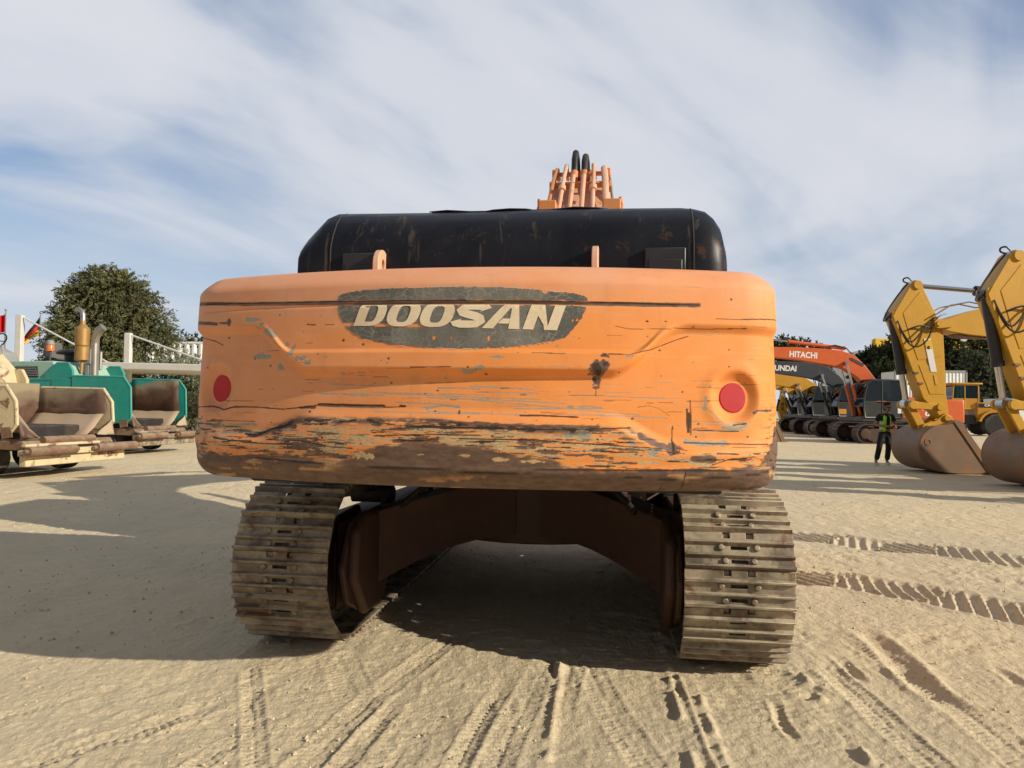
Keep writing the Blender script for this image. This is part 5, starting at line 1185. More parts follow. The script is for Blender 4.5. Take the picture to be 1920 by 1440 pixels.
# ------------------------------------------------------------------ backhoe loader: kite-shaped folded arm
def backhoe(loc, rz):
    t = thing('backhoe_loader', 'yellow backhoe loader with folded kite-shaped rear arm behind the orange counterweight', 'backhoe loader', loc, rz)
    for s in (-1, 1):
        for (y, r, w) in ((-.9, .72, .42), (1.3, .5, .34)):
            mb = MB(); mb.lathe([(r*.55, -w/2), (r*.93, -w/2), (r, -w*.36), (r, w*.36), (r*.93, w/2), (r*.55, w/2)], (s*.95, y, r), (1, 0, 0), 28); wh = mb.build('wheel', 'tyre', t)
            mb = MB(); mb.lathe([(.08, -w*.3), (r*.55, -w*.25), (r*.55, w*.25), (.08, w*.3)], (s*.95, y, r), (1, 0, 0), 20); mb.build('rim', 'rim_grey', wh)
    mb = MB(); mb.box((0, .2, .95), (1.1, 3.4, .5)); mb.build('chassis', 'dark_grey', t, bevel=.03)
    mb = MB(); mb.prism([(.4, 1.1), (.4, 1.85), (1.9, 1.7), (2.0, 1.1)], -.5, .5); mb.build('engine_cover', 'jcb_yellow', t, bevel=.05)
    make_cab(t, -.75, .75, -1.15, .45, 1.1, 2.8, 'jcb_yellow', curve=.15)
    mb = MB(); mb.prism([(-1.95, .55), (-1.7, .55), (-1.55, 1.35), (-1.95, 2.75), (-2.3, 1.6)], -.2, .2); a = mb.build('dipper_arm', 'jcb_yellow', t, bevel=.015)
    mb = MB(); mb.prism([(-1.5, .7), (-1.35, .7), (-1.45, 1.9), (-1.85, 2.7), (-1.95, 2.6), (-1.62, 1.8)], .25, .38); mb.build('boom', 'jcb_yellow', t, bevel=.015)
    hyd(t, 'dipper_cylinder', (-1.3, 1.3), (-1.9, 2.75), -.1, .07, 'cyl_black'); hyd(t, 'bucket_cylinder', (-2.35, 1.5), (-2.05, 2.85), .1, .07, 'cyl_black')
    mb = MB(); mb.box((0, -1.35, .75), (1.9, .25, .35)); mb.build('stabiliser_frame', 'dark_grey', t, bevel=.02)
    make_bucket(t, [(-1.7, .62), (-2.1, .68), (-2.35, .5), (-2.35, .2), (-2.1, .02), (-1.7, .0), (-1.4, .0)], None, .8, 'bucket_steel', teeth=4)
    # loader arms and front shovel
    for s in (-1, 1):
        mb = MB(); mb.prism([(.4, 1.35), (.5, 1.55), (1.9, 1.25), (2.6, .55), (2.5, .45), (1.8, 1.0)], s*.62-.05, s*.62+.05); mb.build('loader_arm', 'jcb_yellow', t, bevel=.015)
    make_bucket(t, [(2.65, .95), (2.55, .6), (2.6, .2), (2.9, .02), (3.5, .0)], None, 2.0, 'bucket_steel', teeth=6)
    return t, a
bh, ba = backhoe((21.75, 54.8, 0), -PI/2)
lettering('JCB', 'letter_dark', ba, (.215, -1.80, 1.45), (0, 0, 1), (0, -1, 0), .26, .03, width=.62)

# ------------------------------------------------------------------ wheel loader behind
def wheel(parent, x, y, r, w, n=32, lugs=True):
    mb = MB(); mb.lathe([(r*.52, -w/2), (r*.90, -w/2), (r*.97, -w*.40), (r*.97, w*.40), (r*.90, w/2), (r*.52, w/2)], (x, y, r), (1, 0, 0), n)
    if lugs:
        for k in range(18):
            a = 2*PI*k/18
            for s in (-1, 1):
                rot = Matrix.Rotation(a, 3, 'X') @ Matrix.Rotation(s*.5, 3, 'Z'); mb.box(V(x+s*w*.22, y, r)+Matrix.Rotation(a, 3, 'X') @ V(0, 0, r*.965), (w*.5, r*.11, r*.06), rot)
    o = mb.build('wheel', 'tyre', parent)
    mb = MB(); mb.lathe([(.02, -w*.22), (r*.2, -w*.25), (r*.5, -w*.3), (r*.54, -w*.46), (r*.54, w*.46), (r*.5, w*.3), (r*.2, w*.25), (.02, w*.22)], (x, y, r), (1, 0, 0), 24); mb.build('rim', 'rim_grey', o)
    return o
def wheel_loader(loc, rz):
    t = thing('wheel_loader', 'yellow wheel loader with glazed cab, dark hood band with white lettering, behind the parked buckets', 'wheel loader', loc, rz)
    for s in (-1, 1):
        for y in (-1.55, 1.65): wheel(t, s*1.05, y, .72, .55)
    mb = MB(); mb.box((0, -1.3, 1.05), (1.3, 2.6, .6)); mb.box((0, 1.3, 1.0), (1.0, 2.0, .5)); mb.build('chassis', 'dark_grey', t, bevel=.04)
    mb = MB(); mb.prism([(-2.95, 1.15), (-2.95, 1.95), (-2.5, 2.12), (-.6, 2.2), (-.6, 1.15)], -.92, .92); mb.build('engine_hood', 'machine_yellow', t, bevel=.06)
    mb = MB(); mb.box((0, -3.0, .98), (2.3, .55, .55)); mb.build('counterweight', 'machine_yellow', t, bevel=.05)
    for s in (-1, 1):
        mb = MB(); mb.prism([(-2.6, 1.82), (-2.6, 2.06), (-.7, 2.12), (-.7, 1.86)], s*.925-.01, s*.925+.01); mb.build('hood_band', 'sign_black', t)
        mb = MB(); mb.box((s*.7, -3.29, 1.02), (.4, .03, .22)); mb.build('tail_light', 'jcb_yellow', t)
        mb = MB(); n = 12; mb.prism([(-1.55+1.0*math.cos(a), .72+.95*math.sin(a)) for a in np.linspace(.25, PI-.25, n)]+[(-1.55+.85*math.cos(a), .72+.82*math.sin(a)) for a in np.linspace(PI-.25, .25, n)], s*.78, s*1.28) if s else None; mb.build('mudguard', 'machine_yellow', t)
    lettering('CAT', 'letter_white', t, (-.94, -1.05, 1.92), (0, -1, 0), (0, 0, 1), .17, .05, width=.52)
    lettering('950', 'letter_white', t, (-.94, -2.1, 1.92), (0, -1, 0), (0, 0, 1), .14, .02, width=.40)
    make_cab(t, -.78, .78, -.75, .85, 1.75, 3.35, 'machine_yellow', 'teal_glass', curve=.12)
    mb = MB(); mb.box((0, .0, 3.42), (1.85, 1.95, .12)); mb.build('cab_roof', 'machine_yellow', t, bevel=.05)
    mb = MB(); mb.cyl((.45, -1.3, 2.15), (.45, -1.3, 2.95), .07, 12); mb.build('exhaust', 'cyl_black', t)
    for s in (-1, 1):
        mb = MB(); mb.prism([(1.0, 1.5), (1.2, 1.9), (2.2, 1.7), (3.3, .6), (3.1, .4), (2.0, 1.3)], s*.5-.07, s*.5+.07); mb.build('loader_arm', 'machine_yellow', t, bevel=.02)
    make_bucket(t, [(3.3, 1.2), (3.15, .7), (3.2, .2), (3.6, .02), (4.4, .0)], None, 2.7, 'bucket_steel', teeth=7)
    return t
wheel_loader((30.2, 50.2, 0), PI/2-.16)

# ------------------------------------------------------------------ road pavers on the left
def hopper_mat(name, rimcol, z0, z1):
    m, nt, b = nodes_of(name); tc = N(nt, 'ShaderNodeTexCoord').outputs['Object']
    sx = N(nt, 'ShaderNodeSeparateXYZ'); nt.links.new(tc, sx.inputs[0])
    n1 = noise_node(nt, tc, 2.2, 7, .62, .5)
    c = mixc(nt, ramp(nt, n1, .35, .65), (.075, .036, .022), (.125, .068, .04))
    ad = N(nt, 'ShaderNodeMath', operation='MULTIPLY_ADD'); nt.links.new(n1, ad.inputs[0]); ad.inputs[1].default_value = .55; nt.links.new(sx.outputs[2], ad.inputs[2])
    yb = N(nt, 'ShaderNodeMath', operation='MULTIPLY_ADD'); nt.links.new(sx.outputs[1], yb.inputs[0]); yb.inputs[1].default_value = -.16; nt.links.new(ad.outputs[0], yb.inputs[2])
    c = mixc(nt, mul(nt, ramp(nt, yb.outputs[0], z0-.10, z0+.22), .75), c, (.24, .19, .12))
    c = mixc(nt, ramp(nt, yb.outputs[0], z1-.04, z1+.10), c, rimcol)
    c = mixc(nt, mul(nt, ramp(nt, noise_node(nt, tc, 24, 6, .7), .55, .75), .35), c, (.32, .25, .17))
    nt.links.new(c, b.inputs['Base Color']); b.inputs['Roughness'].default_value = .55; bump(nt, b, n1, .3, .02); M[name] = m
hopper_mat('hopper_inside_teal', (.02, .20, .165), 2.30, 2.58); hopper_mat('hopper_inside_cream', (.30, .235, .14), 2.00, 2.28)
def paver(label, loc, b, body, hood, hop_out, H, small, group='old road pavers with open front hoppers'):
    t = thing('road_paver', label, 'road paver', loc, -(PI/2+b), group)
    # hopper: floor, bent wings, back wall
    L = 1.95
    mb = MB(); mb.box((0, -L/2, .74), (1.3, L, .05)); hop = mb.build('hopper', 'hopper_floor', t)
    for s in (-1, 1):
        yb_, yf_ = -L, 0
        out = MB(); out.prism([(yb_, .95), (yb_, H), (yf_-.25, H-.02), (yf_-.02, H-.30), (yf_+.02, 1.05), (yf_-.15, .88)], s*1.25-.025, s*1.25+.025); o_ = out.build('hopper_wing', hop_out, t, bevel=.01)
        inn = MB(); rows = []
        for (x, z) in ((1.22, H-.02), (1.20, H-.45), (1.10, 1.22)): rows.append([(s*x, yb_+.02+(yf_-yb_-.04)*k/8-(.22*k/8*(1 if z > 1.5 else .4)), z+.012*math.sin(k*1.9+x*5)) for k in range(9)])
        inn.sheet(rows); inn.build('wing_lining', 'hopper_inside_teal' if hop_out == 'teal_paint' else 'hopper_inside_cream', o_, solid=.02)
        inn = MB(); rows = []
        for (x, z) in ((1.10, 1.22), (.84, .94), (.60, .775)): rows.append([(s*x, yb_+.02+(yf_-yb_-.04)*k/8-(.09*k/8), z+.012*math.sin(k*1.9+x*5)) for k in range(9)])
        inn.sheet(rows); inn.build('wing_slope', 'hopper_floor', o_, solid=.02)  # paler tan than the lining above: sunlight on the lower slope put into colour
        rim = MB(); rim.tube([(s*1.25, yb_, H+.01), (s*1.25, yf_-.25, H-.01), (s*1.25, yf_-.02, H-.30), (s*1.25, yf_+.02, 1.05), (s*1.24, yf_-.15, .88)], .035, 8); rim.build('wing_rim', hop_out, o_)
        fl = MB(); fl.sheet([[(s*(1.22-.085*j*(1-.1*i)), .0+.03*math.sin(j*1.3)+.02*i, 1.12-.085*i-.03*j*(4-i)*.55) for j in range(6)] for i in range(5)]); fl.build('rubber_apron', 'hopper_floor' if s < 0 else 'hopper_inside', o_, solid=.015)
        mb = MB(); mb.cyl((s*1.1, -L-.1, 1.0), (s*1.05, -.7, 1.0), .06, 10); mb.build('wing_cylinder', 'dark_grey', t)
    mb = MB(); mb.box((0, -L-.02, 1.35), (2.42, .05, 1.1)); mb.box((-.35, -L+.02, 1.0), (.5, .06, .5)); mb.box((.35, -L+.02, 1.0), (.5, .06, .5)); mb.build('back_wall', 'hopper_inside_teal' if hop_out == 'teal_paint' else 'hopper_inside_cream', t)
    mb = MB(); mb.prism([(-L, .58), (-L, .72), (.05, .72), (.12, .62), (.05, .54)], -1.15, 1.15); mb.build('hopper_skirt', 'roller_rust', t, bevel=.01)
    # push bar and rollers
    mb = MB(); mb.box((0, .28, .50), (2.75, .22, .12)); mb.box((0, .22, .34), (2.6, .16, .20)); mb.box((.3, .18, .64), (1.9, .12, .06)); mb.build('push_bar', 'cream_paint' if hop_out == 'cream_paint' else 'track_steel', t, bevel=.02)
    for s in (-1, 1):
        mb = MB(); mb.cyl((s*.28, .46, .54), (s*1.42, .46, .54), .092, 18); mb.cyl((s*.2, .46, .54), (s*1.5, .46, .54), .04, 10); mb.build('push_roller', 'roller_rust', t)
    mb = MB(); mb.cyl((-.55, .12, .72), (.75, .12, .72), .085, 16); mb.build('auger_shaft', 'roller_rust', t)
    for s in (-1, 1):
        for y in (-.95, -1.85): wheel(t, s*.92, y, .36, .34, 24, False)
        wheel(t, s*.98, -4.3, .78, .5)
    mb = MB(); mb.box((0, -2.7, .75), (1.5, 4.6, .5)); mb.build('chassis', 'under_black', t, bevel=.03)
    # side panels, hood, uprights
    for s in (-1, 1):
        mb = MB(); mb.prism([(-L-.02, .95), (-L-.02, H-.08), (-2.6, H-.02), (-3.4, H-.08), (-5.2, H-.10), (-5.2, .95)], s*1.24-.02, s*1.24+.02); mb.build('side_panel', body, t, bevel=.01)
        mb = MB(); mb.prism([(-L-.05, H-.1), (-L-.05, H+.18), (-2.15, H+.42), (-2.55, H+.42), (-2.95, H+.1), (-2.95, H-.1)], s*(.95 if s < 0 else 1.16)-.04, s*(.95 if s < 0 else 1.16)+.04); mb.build('upright_panel', body, t, bevel=.02)
    mb = MB(); mb.prism([(-2.35, H-.1), (-2.75, H+.46), (-4.25, H+.44), (-4.95, H-.1)], -1.05, 1.14); hd = mb.build('engine_hood', hood, t, bevel=.03)
    mb = MB(); mb.prism([(-3.2, H-.02), (-3.25, H+.30), (-4.0, H+.30), (-4.35, H-.02)], 1.145, 1.16); mb.build('hood_grille', 'dark_grey', hd)
    for k in range(6):
        mb = MB(); mb.tube([(1.17, -3.2-.02*k, H+.02+.05*k), (1.17, -4.32+.06*k, H+.02+.05*k)], .010, 5); mb.build('grille_bar', 'grey_plastic', hd)
    mb = MB(); mb.box((1.2, -3.95, H+.05), (.08, .26, .14)); mb.build('work_light', 'light_white', t, bevel=.02)
    mb = MB(); mb.box((1.1, -3.0, H+.15), (.06, .06, .62)); mb.build('post', 'roller_rust', t)
    if not small:
        mb = MB(); mb.cyl((.35, -2.45, H+.15), (.35, -2.45, H+.50), .05, 12); mb.lathe([(.10, 0), (.20, .05), (.20, .42), (.17, .46), (.20, .50), (.21, 1.0), (.12, 1.10), (.08, 1.14), (.08, 1.25)], (.35, -2.45, H+.48), (0, 0, 1), 20); mu = mb.build('muffler', 'muffler', t)
        mb = MB(); mb.tube([(.35, -2.45, H+1.68), (.35, -2.45, H+1.9), (.34, -2.5, H+2.02), (.32, -2.62, H+2.08), (.32, -2.72, H+2.05)], .075, 12); mb.build('exhaust_tip', 'steel_pipe', mu)
        mb = MB(); mb.cyl((.14, -2.2, H-.05), (.14, -2.2, H+1.05), .13, 16); mb.tube([(.14, -2.2, H+1.0), (.14, -2.17, H+1.25), (.14, -2.05, H+1.45), (.12, -1.92, H+1.55)], [.125, .12, .12, .12], 16); mb.build('exhaust_stack', 'steel_pipe', t)
        mb = MB(); mb.box((.25, -2.33, H+.5), (.06, .1, 1.1)); mb.box((.25, -2.30, H+.65), (.1, .2, .45)); mb.build('stack_bracket', 'grey_plastic', t)
        mb = MB(); mb.cyl((-.2, -3.35, H+.4), (-.2, -3.35, H+.72), .16, 18); mb.lathe([(.12, 0), (.38, .02), (.40, .08), (.30, .16), (.05, .18)], (-.2, -3.35, H+.72), (0, 0, 1), 22); mb.build('air_intake', 'cyl_black', t)
        mb = MB(); mb.cyl((.7, -3.25, H+.4), (.7, -3.25, H+.78), .035, 10); be = mb.build('beacon_post', 'dark_grey', t)
        mb = MB(); mb.lathe([(.11, 0), (.11, .16), (.10, .18)], (.7, -3.25, H+.78), (0, 0, 1), 16); mb.build('beacon', 'beacon_orange', be)
        mb = MB(); mb.lathe([(.11, 0), (.11, .10), (.06, .14), (.01, .15)], (.7, -3.25, H+.97), (0, 0, 1), 16); mb.build('beacon_cap', 'grey_plastic', be)
        mb = MB(); mb.cyl((-.6, -2.6, H+.3), (-.6, -2.6, H+.85), .055, 10); mb.build('filler_pipe', 'steel_pipe', t)
        # operator station behind the hood
        mb = MB(); mb.box((0, -5.1, H+.25), (2.5, 1.8, .10)); mb.build('platform', 'grey_plastic', t, bevel=.02)
        mb = MB(); mb.box((-.55, -4.1, H+.52), (.55, .55, .14)); mb.prism([(-4.35, H+.55), (-4.50, H+1.05), (-4.42, H+1.16), (-4.25, H+1.16), (-4.12, H+.60)], -.86, -.28); mb.build('seat', 'seat_grey', t, bevel=.06, seg=3)
        mb = MB(); mb.prism([(-4.6, H+.35), (-4.75, H+.72), (-5.25, H+.95), (-5.75, H+.70), (-5.3, H+.35)], .35, .95); con = mb.build('console', 'grey_plastic', t, bevel=.08)
        mb = MB(); pts = [(.68+.26*math.cos(a), -5.15+.16*math.sin(a), H+1.10+.22*math.sin(a)) for a in np.linspace(0, 2*PI, 25)]; mb.tube(pts, .022, 8, False); mb.tube([(.42, -5.15, H+1.10), (.94, -5.15, H+1.10)], .015, 6); mb.tube([(.68, -5.15, H+1.10), (.68, -5.1, H+.85)], .03, 8); mb.build('steering_wheel', 'black_hose', con)
        mb = MB(); mb.tube([(1.15, -4.4, H+.3), (1.15, -4.5, H+.9), (1.15, -5.9, H+.9), (1.15, -6.0, H+.3)], .025, 8); mb.build('handrail', 'grey_plastic', t)
    else:
        mb = MB(); mb.prism([(-2.2, H-.1), (-2.35, H+.40), (-2.75, H+.78), (-4.6, H+.75), (-4.9, H-.1)], -1.0, 1.16); mb.build('side_housing', 'cream_paint', t, bevel=.04)
        for z_ in (.08, .42): mb = MB(); mb.prism([(-2.95, H+z_), (-2.8, H+z_+.16), (-3.3, H+z_+.16), (-3.4, H+z_)], 1.165, 1.18); mb.build('side_vent', 'grey_plastic', t)
    for k in range(9):
        mb = MB(); mb.lathe([(.022, -.01), (.022, .012), (.010, .018)], (-1.05+k*.26, .125, .64), (0, 1, .2), 6); mb.build('bolt', 'steel_pipe', t)
    for s in (-1, 1):
        mb = MB(); mb.tube(smooth3u([(s*.95, -.3, .62), (s*.9, .1, .46), (s*.5, .2, .44), (s*.2, .1, .52)]), .022, 7); mb.build('hose', 'black_hose', t)
        mb = MB(); mb.tube([(s*1.28, -2.9, 1.15), (s*1.31, -2.9, 1.2), (s*1.31, -2.9, 1.5), (s*1.28, -2.9, 1.55)], .014, 6); mb.build('grab_handle', 'grey_plastic', t)
        mb = MB(); mb.tube([(s*1.263, -2.65, 1.0), (s*1.263, -2.65, H-.12), (s*1.263, -3.9, H-.14), (s*1.263, -3.9, 1.0), (s*1.263, -2.65, 1.0)], .008, 5); mb.build('door_seam', 'dark_grey', t)
        mb = MB(); mb.box((s*1.27, -2.1, 1.30), (.02, .10, .26)); mb.build('side_vent', 'sign_black', t)
        mb = MB(); mb.prism([(-.35, .98), (-.10, 1.0), (-.06, .80), (-.30, .76)], s*1.27-.01, s*1.27+.01); mb.build('patch_plate', 'roller_rust', t)
    mb = MB(); mb.box((0, -5.9, .55), (2.6, .9, .5)); mb.build('screed', 'dark_grey', t, bevel=.04)
    return t
paver('teal road paver with pale green hood, rusty exhaust and open brown hopper', (-10.60, 22.5, 0), .20, 'teal_paint', 'mint_paint', 'teal_paint', 2.22, False)
paver('cream road paver cut off by the left edge, scraped open hopper in front', (-9.25, 15.6, 0), .22, 'cream_paint', 'cream_paint', 'cream_paint', 1.80, True)

# ------------------------------------------------------------------ shade canopy with masts and tie rods
t = thing('shade_canopy', 'white flat shade canopy hung from two masts behind the pavers', 'canopy', (-14.6, 30.5, 0))
mb = MB(); mb.prism([(-4.3, 2.62), (-4.3, 2.82), (-.7, 2.98), (4.5, 2.92), (4.5, 2.66), (-.7, 2.72)], -2.6, 2.6, 'y'); mb.build('roof', 'canopy_white', t, bevel=.03)
for (mx, mz, ex_, nm) in ((-4.78, 4.85, -.6, 0), (-.5, 4.2, 3.4, 1)):
    mb = MB(); mb.box((mx, -1.2, mz/2), (.24, .24, mz)); mb.build('mast', 'canopy_white', t, bevel=.02)
    mb = MB(); mb.tube([(mx+.1, -1.2, mz-.08), (ex_, -2.3, 2.93)], .035, 8); mb.build('tie_rod', 'white_paint', t)
for mx in (-3.4, 1.8, 4.2): mb = MB(); mb.cyl((mx, 1.5, 0), (mx, 1.5, 2.7), .08, 12); mb.build('column', 'white_paint', t)

# ------------------------------------------------------------------ flags
def flagpole(name_label, px, ytop, Y, sheet, mats, bands, group=None):
    p = at(px, ytop, Y); t = thing('flagpole', name_label, 'flagpole', (p.x, Y, 0), 0, group)
    mb = MB(); mb.cyl((0, 0, 0), (0, 0, p.z), .05, 10, .03); mb.lathe([(.01, 0), (.06, .03), (.06, .08), (.01, .11)], (0, 0, p.z), (0, 0, 1), 12); mb.build('pole', 'steel_pipe', t)
    rows = [[(q - V(p.x, Y, 0)) for q in r_] for r_ in sheet]
    mb = MB(); mb.sheet(rows); o = mb.build('flag', mats[0], t, recalc=False)
    for m_ in mats[1:]: o.data.materials.append(M[m_])
    n = len(rows[0])-1
    for i, f in enumerate(o.data.polygons): f.material_index = bands(i // n, i % n, len(rows)-1, n)
    return t
Yf = 38
def lerp2(a, b, t): return (a[0]+(b[0]-a[0])*t, a[1]+(b[1]-a[1])*t)
sh = []
for i in range(13):
    v = i/12; row = []
    for j in range(25):
        u = j/24; top = lerp2((76.5, 591), (33, 646), u**1.0); bot = lerp2((75.5, 627), (38, 654), u)
        mid = lerp2(top, bot, v); sag = 5.0*math.sin(PI*u)*(v-.2)+1.6*math.sin(u*15+v*2)*v
        row.append(at(mid[0]+.6*math.sin(9*u), mid[1]-sag*.8, Yf + .35*math.sin(u*11+v*3)*u))
    sh.append(row)
flagpole('black, red and gold flag drooping from a thin pole left of the big tree', 76, 588, Yf, sh, ['sign_black', 'flag_red', 'sign_yellow'], lambda i, j, r, n: min(2, i*3//r), 'flagpoles by the trees')
sh = []
for i in range(11):
    v = i/10
    sh.append([at(9.5-u*30/14+.5*math.sin(u), 588+3.0*u/3+v*33+1.2*math.sin(u*.9+v), Yf+.2*math.sin(u*.8)) for u in range(15)])
flagpole('plain red flag on a pole at the left edge', 11, 583, Yf, sh, ['flag_red'], lambda i, j, r, n: 0, 'flagpoles by the trees')

# ------------------------------------------------------------------ trees
def leaf_mesh(name, clumps, n_twigs, mat, parent, seed, tw_len=(.4, .9), droop=.5, leaf=(.11, .032), per=18, shell=.55, spray=.10):
    r = np.random.default_rng(seed); cl = np.array(clumps, float)
    w_ = cl[:, 3]*cl[:, 4]*cl[:, 5]; w_ = w_**.67; pick = r.choice(len(cl), n_twigs, p=w_/w_.sum())
    d = r.normal(size=(n_twigs, 3)); d /= np.linalg.norm(d, axis=1, keepdims=True)
    rad = (shell + (1-shell)*r.random(n_twigs)**.7)*(.86+.28*r.random(n_twigs)); P0 = cl[pick, :3] + d*cl[pick, 3:6]*rad[:, None]
    dirv = d*1.0 + r.normal(size=d.shape)*.45; dirv[:, 2] += .15; dirv /= np.linalg.norm(dirv, axis=1, keepdims=True)
    Ln = r.uniform(*tw_len, n_twigs); T = np.linspace(.05, 1, per)[None, :, None]
    P = P0[:, None, :] + dirv[:, None, :]*Ln[:, None, None]*T; P[..., 2] -= (droop*Ln[:, None]*T[..., 0]**2)
    P = P + r.normal(size=P.shape)*spray*Ln[:, None, None]*.6
    m = n_twigs*per; P = P.reshape(-1, 3)
    tan = np.repeat(dirv, per, 0) + r.normal(size=(m, 3))*.7; tan[:, 2] -= droop*.6; tan /= np.linalg.norm(tan, axis=1, keepdims=True)
    nn = r.normal(size=(m, 3)); bi = np.cross(tan, nn); bi /= np.linalg.norm(bi, axis=1, keepdims=True)
    sc = r.uniform(.6, 1.3, m)[:, None]; a = tan*leaf[0]*sc; b = bi*leaf[1]*sc
    Vv = np.stack([P-a-b*.3, P-b, P+a, P+b], 1).reshape(-1, 3); Fv = np.arange(m*4).reshape(-1, 4)
    return np_mesh(name, Vv, Fv, mat, parent, smooth=False)
def trunk(parent, h, r, limbs, seed, spread):
    rr = random.Random(seed); mb = MB()
    mb.tube([(0, 0, -.1), (rr.uniform(-.1, .1), 0, h*.35), (rr.uniform(-.2, .2), rr.uniform(-.1, .1), h*.7)], [r*1.3, r, r*.75], 10)
    for k in range(limbs):
        a = 2*PI*k/limbs+rr.random(); z0 = h*(.45+.25*rr.random()); q = spread*(.5+.5*rr.random())
        mb.tube([(0, 0, z0), (math.cos(a)*q*.35, math.sin(a)*q*.35, z0+h*.22), (math.cos(a)*q*.75, math.sin(a)*q*.75, z0+h*.42), (math.cos(a)*q, math.sin(a)*q, z0+h*(.5+.25*rr.random()))], [r*.6, r*.42, r*.25, r*.08], 7)
    return mb.build('trunk', 'bark', parent)
def tree(label, loc, h, clumps, n, mat, seed, group=None, rt=.25, name='tree', **kw):
    t = thing(name, label, 'tree' if name == 'tree' else 'shrub', loc, 0, group); trunk(t, h*.75, rt, 7, seed, max(c[3] for c in clumps)*.8)
    leaf_mesh('crown', clumps, n, mat, t, seed, **kw); return t
c0 = at(208, 740, 33); tx = c0.x
def ck(px, py, r_, rz=None, dy=0): p = at(208+(px-203)*.90, py+8, 33); return (p.x-tx, dy, p.z, r_*.84, r_*.84, (rz or r_*.8)*.88)
tree('big olive green feathery tree with rounded drooping crown', (tx, 33, 0), 6.5,
     [ck(205, 560, 1.55, 1.35), ck(185, 520, .85, .6), ck(225, 530, .8, .6), ck(150, 560, 1.0, .85), ck(262, 575, .95, .75), ck(120, 590, .75, .6), ck(292, 612, .75, .5), ck(160, 620, 1.3, 1.1, -.6), ck(235, 622, 1.2, .9, -.6),
      ck(200, 660, 1.5, .9, -.8), ck(120, 640, .85, .7), ck(110, 675, .7, .5, -.3), ck(240, 668, .7, .6), ck(312, 626, .42, .25), ck(215, 690, 1.0, .6), ck(180, 590, 1.5, 1.2, .8), ck(150, 690, .9, .5)],
     5200, 'leaf_olive', 21, rt=.3, tw_len=(.35, .95), droop=.42, leaf=(.085, .024), per=24, shell=.35, spray=.07)
G = 'dark trees behind the machines'
right = [('tall pointed dark tree rising in front of the yellow sign', 1790, 78, [(1786, 644, 1.0, 1.9), (1786, 628, .7, .8), (1768, 685, 2.3, 2.2), (1806, 688, 2.2, 2.0), (1790, 705, 2.6, 2.4)], 'leaf_dark'),
         ('broad dark tree left of the excavator stick with pale flecks', 1690, 80, [(1690, 654, 2.0, 1.8), (1672, 672, 2.0, 1.5), (1715, 650, 2.0, 1.8), (1700, 690, 2.8, 2.2), (1660, 705, 2.4, 2.0), (1733, 685, 2.2, 2.0)], 'leaf_dark'),
         ('dark bushy tree right of the orange boom', 1640, 84, [(1640, 672, 1.9, 1.5), (1618, 685, 1.8, 1.4), (1655, 695, 2.2, 1.8), (1628, 710, 2.2, 1.6)], 'leaf_dark'),
         ('dark tree with two small tops beside the pointed tree', 1838, 80, [(1826, 646, .7, 1.3), (1824, 632, .5, .5), (1846, 634, .6, .6), (1845, 655, .9, 1.3), (1840, 680, 2.1, 1.9), (1850, 705, 2.6, 2.2), (1825, 695, 2.2, 2.0)], 'leaf_dark'),
         ('grey green soft tree in front of the dark trees', 1835, 70, [(1838, 690, 1.9, 1.6), (1852, 715, 2.2, 1.8), (1825, 720, 2.0, 1.6), (1860, 740, 2.2, 1.6), (1835, 750, 2.0, 1.4)], 'leaf_grey'),
         ('dark tree at the right edge behind the nearer excavator stick', 1893, 72, [(1893, 690, 1.9, 1.6), (1905, 715, 2.2, 1.8), (1880, 720, 2.0, 1.6), (1895, 745, 2.3, 1.6), (1915, 690, 1.6, 1.6)], 'leaf_dark')]
for k, (lb, px, Y, cls, mt) in enumerate(right):
    b0 = at(px, 780, Y); cc = []
    for (a, b, r_, rz) in cls: p = at(a, b, Y); cc.append((p.x-b0.x, rng.uniform(-.8, .8), p.z, r_*.80, r_*.80, rz*.80))
    tree(lb, (b0.x, Y, 0), 7, cc, 1500, mt, 40+k, G, rt=.2, tw_len=(.4, .9), droop=.15, leaf=(.15, .07), per=16, shell=.3)
for k, (px, py, Y, r_, lb) in enumerate([(1470, 646, 95, 1.5, 'small distant tree above the orange boom, by the counterweight'), (1503, 650, 98, 1.4, 'small distant tree just right of the boom lettering'), (335, 645, 120, 2.6, 'low distant tree over the corrugated shed'), (365, 646, 118, 2.2, 'distant tree beside the street lamp'), (1535, 660, 100, 1.4, 'small distant tree over the middle of the orange boom')]):
    p = at(px, py, Y); tree(lb, (p.x, Y, 0), p.z*.9, [(0, 0, p.z-.3, r_, r_, r_*.8), (r_*.5, 0, p.z-1.4, r_, r_, r_*.7), (-r_*.6, .3, p.z-1.7, r_, r_, r_*.8)], 420, 'leaf_dark', 70+k, 'distant trees', rt=.18, tw_len=(.5, 1.0), droop=.1, leaf=(.2, .09), per=12, shell=.3)
